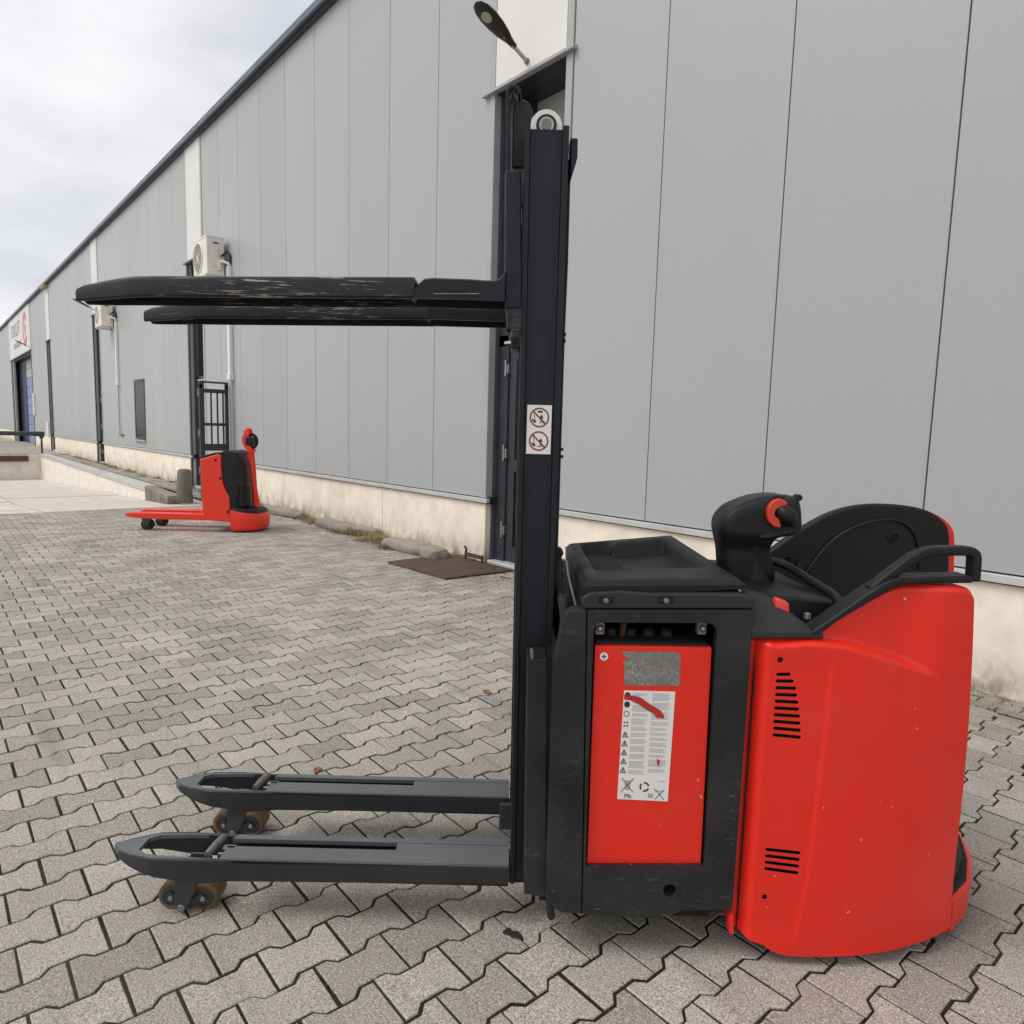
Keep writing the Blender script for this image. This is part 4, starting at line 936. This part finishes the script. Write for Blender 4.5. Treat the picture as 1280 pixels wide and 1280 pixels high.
# ---- cap strip above the frame and the battery cover
cs = P2([(727, 757), (728, 747), (737, 741), (775, 739), (812, 742), (925, 743), (940, 746), (943, 752), (943, 760.5), (730, 760.5)], YN)
cst = MB().pxz(cs, YN - .003, YN + .06).build('cover_strip', 'plasticg', st, .006, 3)
for px_ in (757, 832):
    a = S(px_, 748, YN); MB().box(a[0] - .020, a[0] + .020, YN - .006, YN + .01, a[1] - .012, a[1] + .010).build('latch_pocket', 'plastic', cst, .003, 1)
    MB().lathe([(.007, 0), (.007, -.006), (.003, -.008)], (a[0], YN - .006, a[1] - .004), 'y', 12).build('latch_screw', 'steel', cst)
def sm(a, b, t): t = max(0, min(1, (t - a) / (b - a))); return t * t * (3 - 2 * t)
def bx_(u, v, u0, u1, v0, v1, s): return sm(u0 - s, u0 + s, u) * (1 - sm(u1 - s, u1 + s, u)) * sm(v0 - s * .8, v0 + s * .8, v) * (1 - sm(v1 - s * .8, v1 + s * .8, v))
LC = ((.196, -.385, 1.046), (.628, -.368, 1.058), (.207, .300, 1.036), (.592, .315, 1.077))
def lid(u, v):
    a = [lerp(LC[0][i], LC[1][i], u) for i in range(3)]; b = [lerp(LC[2][i], LC[3][i], u) for i in range(3)]; p = [lerp(a[i], b[i], v) for i in range(3)]
    dep = max(.046 * bx_(u, v, .38, .86, .24, .88, .022), .078 * bx_(u, v, .15, .40, .24, .92, .045))
    eu = min(u, 1 - u) * .43; ev = min(v, 1 - v) * .68; e = min(eu, ev); rnd_ = .014 * (1 - sm(0, .022, e)) ** 1.5
    p[2] -= dep + rnd_
    if v < .05: p[2] -= .010 * sm(.05, 0, v) * 0
    return tuple(p)
mb = MB(); mb.grid(lid, 80, 100)
bm = mb.bm; bm.edges.ensure_lookup_table(); be = [e for e in bm.edges if len(e.link_faces) == 1]
ex = bmesh.ops.extrude_edge_only(bm, edges=be)
for v in [x for x in ex['geom'] if isinstance(x, bmesh.types.BMVert)]:
    u = (v.co.x - .2) / .43; nearv = v.co.y < -.3
    v.co.z -= (lerp(.030, .010, max(0, min(1, u))) if nearv else .03) if v.co.x > .215 else .085
    if v.co.x <= .215: v.co.x += .004
lo = mb.build('battery_cover', 'lidp', st, ang=50)
MB().box(.215, .60, YN + .06, .29, .985, 1.005).build('cover_bed', 'void', st)
MB().tube([(.607, -.345, 1.045), (.625, -.35, 1.002)], .004, 8).build('gas_strut', 'metal', st)
MB().tube([S3(708, 700, -.33), S3(711, 722, -.34), S3(720, 757, -.36)], .0032, 6).build('wire', 'steel', st)
for px_, py_ in ((698, 690), (698, 705), (699, 718)): 
    a = S(px_, py_, -.15); MB().cyl((a[0], -.17, a[1]), (a[0], -.13, a[1]), .014, 12).build('hose_fitting', 'rubber', st, .003, 1)
MB().tube([S3(697, 695, -.15), S3(699, 730, -.2), S3(704, 760, -.3), S3(709, 800, -.33)], .012, 8).build('hose', 'rubber', st)
MB().tube([(.16, -.345, 1.0), (.155, -.35, .93), (.15, -.34, .86)], .010, 8).build('cable', 'rubber', st)
# little stuff hanging under the chassis corner
a = S(687, 1133, YN + .02); MB().tube([(a[0], YN + .02, a[1] + .02), (a[0] + .002, YN + .015, a[1] - .01), (a[0] + .006, YN + .02, a[1] - .03)], .011, 8).build('drain_plug', 'rubber', st)
MB().box(.20, .60, -.32, .27, .075, .145).build('under_tray', 'inner', st)

# ---- rear body: near side panel (shaped shell with cut vents), far side panel, rear column
top_px = [(942, 797), (952, 796.5), (970, 796.3), (990, 796.3), (1008, 796.6), (1020, 796.5), (1029, 788), (1045, 778), (1062, 768), (1080, 757.5), (1097, 747.5), (1112, 740), (1124, 735.5), (1136, 733.3), (1160, 733), (1185, 733), (1203, 733.6), (1213, 736), (1219, 741), (1222, 749)]
def poly_at(pts, t):                                  # arc-length parameter
    d = [0.0]
    for a, b in zip(pts, pts[1:]): d.append(d[-1] + math.dist(a, b))
    t *= d[-1]
    for i in range(len(pts) - 1):
        if t <= d[i + 1] + 1e-9:
            k = (t - d[i]) / max(1e-9, d[i + 1] - d[i]); return tuple(lerp(pts[i][j], pts[i + 1][j], k) for j in range(len(pts[0])))
    return pts[-1]
TOP = P2(top_px, -.405)
# bottom edge in plan and height: dips at the skirt, then curves inwards to the rear
BOT = [(.640, .088), (.660, .084), (.682, .072), (.702, .066), (.722, .060), (.742, .046), (.765, .034), (.80, .028), (.85, .027), (.90, .029), (.96, .033), (1.03, .038), (1.10, .043), (1.17, .047), (1.24, .051), (1.302, .054)]
def xinterp(pts, x):
    for (a, b), (c, d) in zip(pts, pts[1:]):
        if x <= c: return lerp(b, d, max(0, min(1, (x - a) / (c - a))))
    return pts[-1][1]
def body_y(x, z):
    y = -.408
    # folded front edge: steps back towards the chassis frame
    y += .040 * (1 - sm(.652, .692, x))
    # rear of the side turns inwards, more so near the ground
    k = max(0.0, (x - .93) / .37); y += (.098 * k ** 2.2) * (1 - sm(.05, 1.0, z) * .88)
    y += .006 * sm(1.16, 1.23, x) * sm(.4, .9, z)
    # raised shoulder: below the ridge the side stands proud
    zr = xinterp([(.64, .902), (.705, .892), (.80, .902), (.89, .896), (.975, .872), (1.06, .845), (1.13, .818), (1.2, .80)], x)
    fade = 1 - sm(1.02, 1.14, x)
    y += .026 * fade * sm(zr - .004, zr + .016, z)
    # shallow vertical crease behind the vents
    xc = .838 + .012 * math.sin((z - .45) * 3.0) - .018 * sm(.3, .05, z)
    y += .0050 * (1 - sm(xc - .006, xc + .006, x)) * sm(.90, .80, z) * sm(.05, .12, z)
    # tumble in at the top edge
    return y
NU, NV = 150, 200
def shell(u, v):
    t = poly_at(TOP, u); xb_ = lerp(.640, 1.302, u); b = (xb_, xinterp(BOT, xb_))
    x, z = lerp(b[0], t[0], v), lerp(b[1], t[1], v)
    y = body_y(x, z)
    e = (1 - v) * (t[1] - b[1]); y += .012 * (1 - sm(0, .016, e)) ** 2          # rolled top edge
    e2 = (1 - u) * .6; y += .008 * (1 - sm(0, .012, e2)) ** 2
    return (x, y, z)
mb = MB(); mb.grid(shell, NU, NV)
bm = mb.bm; be = [e for e in bm.edges if len(e.link_faces) == 1]
ex = bmesh.ops.extrude_edge_only(bm, edges=be)
for v in [x for x in ex['geom'] if isinstance(x, bmesh.types.BMVert)]: v.co.y += .030
bmesh.ops.holes_fill(bm, edges=[e for e in bm.edges if len(e.link_faces) == 1], sides=0)
body = mb.build('body_panel', 'red', st, ang=40)
# vents: slots and screw holes cut into the panel
ct = MB()
def slot(px0, px1, py0, py1, hpx):
    a, b = S(px0, py0, -.408), S(px1, py1, -.408); r = hpx / 2 / 470.0; n = 6; d = Vector((b[0] - a[0], b[1] - a[1])).normalized(); an = math.atan2(d.y, d.x)
    a = (a[0] + r, a[1]); b = (b[0] - r, b[1])
    P = [(b[0] + r * math.cos(an - math.pi / 2 + math.pi * k / n), b[1] + r * math.sin(an - math.pi / 2 + math.pi * k / n)) for k in range(n + 1)] + [(a[0] + r * math.cos(an + math.pi / 2 + math.pi * k / n), a[1] + r * math.sin(an + math.pi / 2 + math.pi * k / n)) for k in range(n + 1)]
    ct.pxz(P, -.46, -.392)
for k in range(10):
    t = k / 9; slot(lerp(971, 966.5, t), (989, 993, 996, 997.5, 999, 1000, 1001, 1001.5, 1002, 1002)[k], lerp(843.5, 919.5, t), lerp(843.5, 922.5, t), 4.3)
for k in range(4):
    t = k / 3; slot(lerp(957.5, 956, t), lerp(1001.5, 999, t), lerp(1063, 1087, t), lerp(1067.5, 1092.5, t), 4.3)
for px_, py_ in ((975.5, 825), (956.5, 1122.5)):
    a = S(px_, py_, -.408); ct.pxz([(a[0] + .0072 * math.cos(2 * math.pi * k / 16), a[1] + .0072 * math.sin(2 * math.pi * k / 16)) for k in range(16)], -.46, -.392)
cutter = ct.build('cut', 'inner', st)
body.data.materials.append(MT['inner'])
boolean(body, cutter)


MB().pxz(P2([(911.5, 1144), (917, 1144), (917, 1168), (911.5, 1167)], YN), YN + .0, YN + .03).build('skirt_tab', 'red', st)
MB().box(.66, .98, -.372, -.366, .08, .90).build('panel_backing', 'void', st)
# black trim along the sloping edge and the grab handle
tl = [(1014, 794), (1029, 786.5), (1045, 774.5), (1062, 764), (1080, 753.5), (1097, 743.5), (1112, 735.5), (1126, 730.5), (1140, 728.5), (1170, 728), (1212, 728)]
tu = [(1212, 719), (1170, 719.5), (1138, 720.5), (1118, 722), (1104, 727), (1090, 735), (1072, 747), (1052, 761), (1036, 772), (1024, 780), (1012, 788)]
MB().pxz(P2(crom(tl, 3) + crom(tu, 3), -.385), -.400, -.335).build('edge_trim', 'plastic', st, .006, 3)
hp = [(1086, 738), (1100, 727), (1118, 713), (1134, 701), (1150, 692.5), (1166, 688.5), (1185, 688), (1206, 688.3), (1213.5, 690), (1217, 695), (1217, 705), (1215.5, 726)]
MB().tube([S3(a, b, -.368) for a, b in crom(hp, 4)], 0, 8, (.036, .0245)).build('grab_handle', 'plastic', st, .008, 3, ang=50)
# far side panel: taller wing with black lining and red outside
fp = [(958, 760), (956, 694), (966, 686), (985, 672), (1010, 655.5), (1038, 641), (1068, 632.5), (1100, 630), (1136, 632.5), (1160, 638.5), (1176, 648), (1185, 660), (1187, 676), (1186, 720), (1184, 800)]
fp = fp[:2] + crom(fp[2:-2], 4) + fp[-2:]; FP = P2(fp, .30); FPb = FP[:-1] + [(FP[-1][0], .10), (FP[0][0], .10)]
wing = MB().pxz(FPb, .293, .335).build('side_wing', 'inner', st, .012, 4)
MB().pxz([(x + .034, z - .010) if x > 1.45 else (x - .01, z - .03) for i, (x, z) in enumerate(FPb)], .318, .342).build('wing_cover', 'red', st, .008, 2)
rd = [(1008, 716), (1018, 702), (1030, 687), (1046, 672), (1062, 662), (1080, 654.5), (1098, 650.5), (1114, 649.5), (1128, 653), (1139, 661), (1146, 674), (1149.5, 692), (1149.5, 712)]
MB().tube([S3(a, b, .29) for a, b in crom(rd, 3)], .0065, 8).build('lining_ridge', 'plastic', wing, ang=60)
for px_, py_, r in ((1117, 672, .021), (983.5, 700, .017)):
    a = S(px_, py_, .29); MB().lathe([(r, .006), (r, -.002), (r * .8, -.0035), (r * .7, .002), (r * .3, .002)], (a[0], .291, a[1]), 'y', 24).build('lining_plug', 'plastic', wing, ang=50)
MB().lathe([(.012, .0), (.012, -.010), (.004, -.010)], (S(1000, 698, .29)[0], .29, S(1000, 698, .29)[1] - .02), 'y', 12).build('lining_clip', 'plastic', wing)
# operator space: rear column between the panels, platform, knee pad, hand rail
MB().pxz([(.66, .10), (.66, .90), (.80, .90), (.86, .84), (.90, .60), (.90, .10)], -.36, .30).build('drive_housing', 'inner', st, .02, 2)
plat = [(.88, -.33), (1.20, -.335), (1.31, -.285), (1.40, -.21), (1.475, -.10), (1.53, .02), (1.57, .16), (1.58, .33), (.88, .33)]
MB().pxy(plat, .085, .135).build('platform', 'rubber', st, .008, 2)
pad = [(1.22, -.325), (1.30, -.275), (1.375, -.205), (1.44, -.12), (1.485, -.03), (1.515, .08), (1.53, .2), (1.53, .31), (1.30, .31), (1.22, -.1)]
MB().pxy(pad, .13, .185).build('platform_pad', 'rubber', st, .03, 4)
bpl = [(1.302, -.305), (1.355, -.262), (1.405, -.215), (1.452, -.155), (1.49, -.095), (1.52, -.03), (1.548, .05), (1.568, .14), (1.58, .24), (1.582, .335)]
rg = []
for i, (x, y) in enumerate(bpl):
    a, b = bpl[max(0, i - 1)], bpl[min(len(bpl) - 1, i + 1)]; t = Vector((b[0] - a[0], b[1] - a[1])).normalized(); nn = Vector((-t.y, t.x)) * .016
    rg.append([(x, y, .030), (x, y, .126), (x + nn.x, y + nn.y, .130), (x + nn.x, y + nn.y, .030)])
MB().loft(rg).build('bumper', 'red', st, .004, 2, ang=50)
MB().cyl((1.06, -.05, .115), (1.06, .09, .115), .115, 32).build('drive_wheel', 'rubber', st, .012, 2)
MB().cyl((.80, -.27, .05), (.80, -.23, .05), .05, 24).build('support_castor', 'rubber', st, .008, 2); MB().cyl((.80, .20, .05), (.80, .24, .05), .05, 24).build('support_castor', 'rubber', st, .008, 2)
MB().box(.78, .82, -.275, -.225, .04, .12).box(.78, .82, .195, .245, .04, .12).build('castor_fork', 'inner', st)
# control console, cowl with emergency button
MB().pxz([(.640, .90), (.640, 1.000), (.70, 1.004), (.905, .988), (.905, .93), (.86, .86), (.80, .86)], -.285, .24).build('console', 'plastic', st, .012, 3)
co = MB(); rings = []
prof = [(942, 740, .016), (955, 741.5, .02), (966, 744, .024), (985, 749.5, .030), (1002, 760, .045), (1014, 772, .07), (1024, 784, .10)]
for i, (px_, py_, dy) in enumerate(prof):
    x0, ztp = S(px_, py_, -.30); zc_ = S(px_, 777 + (i * 1.4), -.385)[1]; zb_ = S(px_, 796.5, -.40)[1]; xn = S(px_, 780, -.385)[0]
    xk = lerp(.640, .826, i / 6)
    rings.append([(xk, -.20, zb_ - .02), (xk, -.398, zb_ - .004), (xk, -.398, zb_ + .012), (xk, -.386, min(zc_, ztp - .01)), (xk, -.345 + .0 * i, lerp(zc_, ztp, .62)), (xk, -.300, ztp), (xk, -.20, ztp - .004)])
cowl = co.loft(rings).build('control_cowl', 'plasticg', st, .004, 2, ang=45)
a = S(975, 751, -.315); n_ = Vector((0, 0, 1))
bt_ = MB().hexa([(a[0] - .020, -.340, a[1] - .020), (a[0] - .018, -.336, a[1] + .010), (a[0] - .020, -.305, a[1] - .016), (a[0] - .018, -.308, a[1] + .013), (a[0] + .020, -.340, a[1] - .030), (a[0] + .018, -.336, a[1] - .002), (a[0] + .020, -.305, a[1] - .024), (a[0] + .018, -.308, a[1] + .001)]).build('emergency_button', 'btn', st, .006, 3)
MB().lathe([(.009, 0), (.009, .014), (.004, .016)], (S(1012, 771, -.33)[0] - .005, -.325, S(1014, 772, -.33)[1] - .004), 'z', 14).build('key_switch', 'metal', st)
rail_ = [(957, 701.5, .06), (966, 702, .04), (976, 704, .01), (992, 712, -.05), (1010, 724, -.12), (1030, 736, -.19), (1044, 746, -.25), (1054, 760, -.30), (1060, 770, -.34)]
MB().tube([S3(a, b, y) for a, b, y in crom(rail_, 3)], .0135, 12).build('hand_rail', 'plastic', st, ang=60)
# control head on the console (organic, softened)
YH = -.04
hd = [(908, 731), (928, 731), (952, 729), (963, 725), (963.5, 712), (960, 700), (957.5, 688), (959, 677), (965, 669), (975, 667), (984, 665.5), (993, 663), (995.5, 656), (995, 640), (993.5, 627), (990, 620), (980, 618.5), (966, 617.2), (955, 617.5), (942, 619.5), (930, 623), (916, 628.5), (905, 634), (896, 644), (893, 655), (894, 668), (896.5, 685), (897.5, 700), (898.5, 715), (901, 727)]
H2 = P2(crom(hd + hd[:1], 3)[:-1], YH); hc_ = (sum(p[0] for p in H2) / len(H2), sum(p[1] for p in H2) / len(H2))
head = MB().loft([[(hc_[0] + (x - hc_[0]) * k, YH + dy, hc_[1] + (z - hc_[1]) * k) for x, z in H2] for dy, k in ((-.070, .78), (-.064, .90), (-.050, .97), (-.03, 1.0), (.03, 1.0), (.050, .97), (.064, .90), (.070, .78))]).build('control_head', 'plastic', st)
soften(head, .004, 7)
for v in head.data.vertices:                       # the neck below the hood is slimmer than the hood
    k_ = 1 - .30 * (1 - sm(1.085, 1.150, v.co.z)); v.co.y = YH + (v.co.y - YH) * k_
hcap = P2([(903, 637), (909, 632.5), (916, 629), (930, 623.2), (942, 619.8), (955, 617.8), (966, 617.4), (976, 618), (968, 623), (961, 630), (950, 629), (937, 627.8), (925, 633), (912, 641)], YH)
MB().pxz([(x, z + .0012) for x, z in hcap], YH - .050, YH + .050).build('hood_cap', 'plasticg', head, .005, 3)
base_ = MB(); bc = S(943, 726, YH); 
rg = []
for k, (rx, ry, dz) in enumerate(((.058, .062, -.012), (.056, .060, .006), (.050, .055, .03), (.046, .05, .06), (.046, .05, .09), (.05, .055, .12))):
    rg.append([(bc[0] - .004 * k + rx * math.cos(t), YH + ry * math.sin(t), bc[1] + dz) for t in [2 * math.pi * q_ / 28 for q_ in range(28)]])
base_.loft(rg).build('head_base', 'plastic', head, ang=60)
a = S(972, 641, YH - .075)
def half_ring(R0, R1, y0, y1, a0, a1, tilt=0, n=14):
    P = [(a[0] + R0 * math.cos(rad(lerp(a0, a1, k / n))), a[1] + 1.25 * R0 * math.sin(rad(lerp(a0, a1, k / n)))) for k in range(n + 1)] + [(a[0] + R1 * math.cos(rad(lerp(a1, a0, k / n))), a[1] + 1.25 * R1 * math.sin(rad(lerp(a1, a0, k / n)))) for k in range(n + 1)]
    return MB().pxz(P, y0, y1)
half_ring(.034, .012, YH - .088, YH - .050, 45, 285).build('direction_ring', 'btn', head, .005, 3, ang=60)
half_ring(.041, .032, YH - .070, YH - .050, 30, 300).build('ring_seat', 'rubber', head, .003, 2)
th_ = MB(); c2 = S(984, 645, YH - .085); bmesh.ops.create_uvsphere(th_.bm, u_segments=24, v_segments=16, radius=1.0)
for v in th_.bm.verts: v.co = Vector((c2[0] + v.co.x * .034, YH - .078 + v.co.y * .034, c2[1] + v.co.z * .032 - .010 * v.co.x))
th_.build('thumb_wheel', 'plastic', head, ang=80)
MB().pxz(P2([(948, 670), (958, 664), (975, 661.5), (994.5, 661), (995, 664), (974, 668.5), (960, 672), (948, 672)], YH - .06), YH - .070, YH + .05).build('lower_lip', 'plasticg', head, .004, 2)
MB().cyl((S(991, 620, YH)[0], YH - .05, S(991, 620.5, YH)[1]), (S(991, 620, YH)[0], YH - .02, S(991, 620.5, YH)[1]), .010, 16).build('horn_switch', 'plastic', head, .002, 2)

# ================================================================== RED PALLET TRUCK beside the wall
PA, PS = -4.05, 9.12
OP = AX * PA + LT * PS
pt = empty('pallet_truck', (OP.x, OP.y, 0), AZ); tag(pt, 'orange-red electric pallet truck with black cover parked by the wall', 'pallet truck')
def Q(px, py, y=0.0): return S(px, py, y, PS, PA)
def QP(pts, y=0.0): return [Q(a, b, y) for a, b in pts]
rb = QP([(249.6, 574), (272, 567.5), (276, 569), (276, 583), (278.5, 605), (282, 614), (286.5, 622), (287.5, 653), (254, 650), (252.6, 630)])
MB().pxz(rb, .0, .60).build('battery_box', 'red2', pt, .012, 3)
MB().pxz(QP([(251, 574), (252, 570), (270, 565.5), (276, 566), (276, 569.5), (270, 569)], .02), .012, .588).build('battery_lid', 'plastic', pt, .006, 2)
ns = [(Q(287, 640)[0], 0.0), (Q(300, 640)[0] + .0, -.004), (Q(309, 640)[0], .03), (Q(318, 640)[0], .10), (Q(320, 640)[0] + .02, .20), (Q(320, 640)[0] + .04, .34), (Q(320, 640)[0] + .02, .48), (Q(318, 640)[0], .55), (Q(300, 640)[0], .60), (Q(286, 640)[0], .60)]
rg = []
for sc_, z in ((.94, .025), (.985, .06), (1.0, .13), (.99, .20), (.97, .245)):
    cxn = Q(290, 640)[0]; rg.append([(cxn + (x - cxn) * sc_, .30 + (y - .30) * sc_, z + (.05 * max(0, 1 - (x - cxn) / .25) if z > .15 else 0)) for x, y in ns])
MB().loft(rg).build('nose_cover', 'red2', pt, .008, 2, ang=50)
rg = []
for sc_, z in ((.96, .235), (.93, .285), (.78, .315), (.45, .34)):
    cxn = Q(290, 640)[0]; rg.append([(cxn + (x - cxn) * sc_ - .004, .30 + (y - .30) * sc_, z + (.05 * max(0, 1 - (x - cxn) / .25))) for x, y in ns])
MB().loft(rg).build('nose_top', 'plastic', pt, .008, 2, ang=50)
rg = []
for py_, xa, xn, xf in ((634, 286, 294, 310), (620, 284.5, 296, 311), (606, 279, 297, 311.5), (585, 277, 297, 309.5), (573, 276.5, 296, 307), (566, 277, 293, 303), (563.5, 280, 288, 297)):
    z_ = Q(290, py_, .05)[1]; A_, N_, F_ = Q(xa, 600, .02)[0], Q(xn, 600, .03)[0], Q(xf, 600, .3)[0]
    rg.append([(A_, .02, z_), (lerp(A_, N_, .6), .02, z_), (N_, .035, z_), (lerp(N_, F_, .55), .09, z_), (lerp(N_, F_, .9), .18, z_), (F_, .30, z_), (lerp(N_, F_, .9), .42, z_), (lerp(N_, F_, .55), .51, z_), (N_, .565, z_), (A_, .58, z_)])
MB().loft(rg).build('drive_cover', 'plastic', pt, .006, 2, ang=50)
MB().cyl((Q(303, 630, .14)[0], .15, Q(303, 633, .14)[1]), (Q(303, 608, .14)[0], .15, Q(303, 609, .14)[1]), .10, 24).build('motor_cover', 'inner', pt, .015, 3)
MB().tube([(Q(320.5, 627, .30)[0], .30, .30), (Q(320, 627, .30)[0], .30, Q(320, 627, .30)[1]), (Q(318, 610, .30)[0], .30, Q(318, 610, .30)[1]), (Q(316, 585, .30)[0], .30, Q(316, 585, .30)[1]), (Q(313, 562, .30)[0], .30, Q(313, 562, .30)[1])], [.05, .05, .036, .040, .046], 14).build('tiller_arm', 'red2', pt, ang=60)
th0 = (Q(313.5, 551, .30)); 
MB().pxz(crom([(th0[0] + .02, th0[1] - .17), (th0[0] - .055, th0[1] - .10), (th0[0] - .095, th0[1] - .01), (th0[0] - .085, th0[1] + .07), (th0[0] - .04, th0[1] + .115), (th0[0] + .01, th0[1] + .115), (th0[0] - .01, th0[1] + .06), (th0[0] - .02, th0[1]), (th0[0] + .01, th0[1] - .07), (th0[0] + .055, th0[1] - .13)], 3), .235, .365).build('tiller_head', 'red2', pt, .02, 3, ang=60)
MB().tube([(th0[0] + .018 + .062 * math.cos(t), .30, th0[1] - .005 + .085 * math.sin(t)) for t in [rad(k) for k in range(-110, 130, 12)]], .022, 10).build('tiller_grip', 'plastic', pt, ang=60)
MB().box(th0[0] - .05, th0[0] + .035, .225, .375, th0[1] - .06, th0[1] + .05).build('tiller_controls', 'plastic', pt, .015, 3)
MB().lathe([(.055, 0), (.060, .02), (.05, .06), (.02, .075)], (th0[0] - .035, .30, th0[1] + .095), 'z', 20).build('safety_button', 'rim', pt, ang=60)
for y0 in (.02, .40):
    fk = [(Q(154.5, 642)[0], .205), (Q(158, 640.5)[0], .226), (Q(254, 643)[0] + .02, .232), (Q(254, 643)[0] + .02, .152), (Q(200, 648)[0], .150), (Q(165, 648)[0], .160), (Q(156, 645)[0], .180)]
    f = MB().pxz(fk, y0, y0 + .165).build('fork', 'red2', pt, .008, 2)
    xw = Q(180, 655)[0]; MB().cyl((xw, y0 + .025, .070), (xw, y0 + .135, .070), .070, 28).build('load_wheel', 'rubber', f, .010, 2)
    MB().cyl((xw, y0 + .018, .070), (xw, y0 + .03, .070), .030, 16).build('wheel_hub', 'frame', f, .004, 1)
    MB().hexa([(xw - .03, y0 + .012, .06), (xw - .05, y0 + .012, .17), (xw - .03, y0 + .022, .06), (xw - .05, y0 + .022, .17), (xw + .03, y0 + .012, .06), (xw + .09, y0 + .012, .17), (xw + .03, y0 + .022, .06), (xw + .09, y0 + .022, .17)]).build('wheel_link', 'frame', f, .004, 1)
MB().cyl((Q(300, 650)[0], .26, .10), (Q(300, 650)[0], .34, .10), .10, 28).build('drive_wheel', 'rubber', pt, .01, 2)
for px_, py_ in ((269.5, 575), (275.5, 598), (285, 640)):
    a = Q(px_, py_); MB().cyl((a[0], -.002, a[1]), (a[0], .01, a[1]), .018, 14).build('screw_cap', 'void', pt)
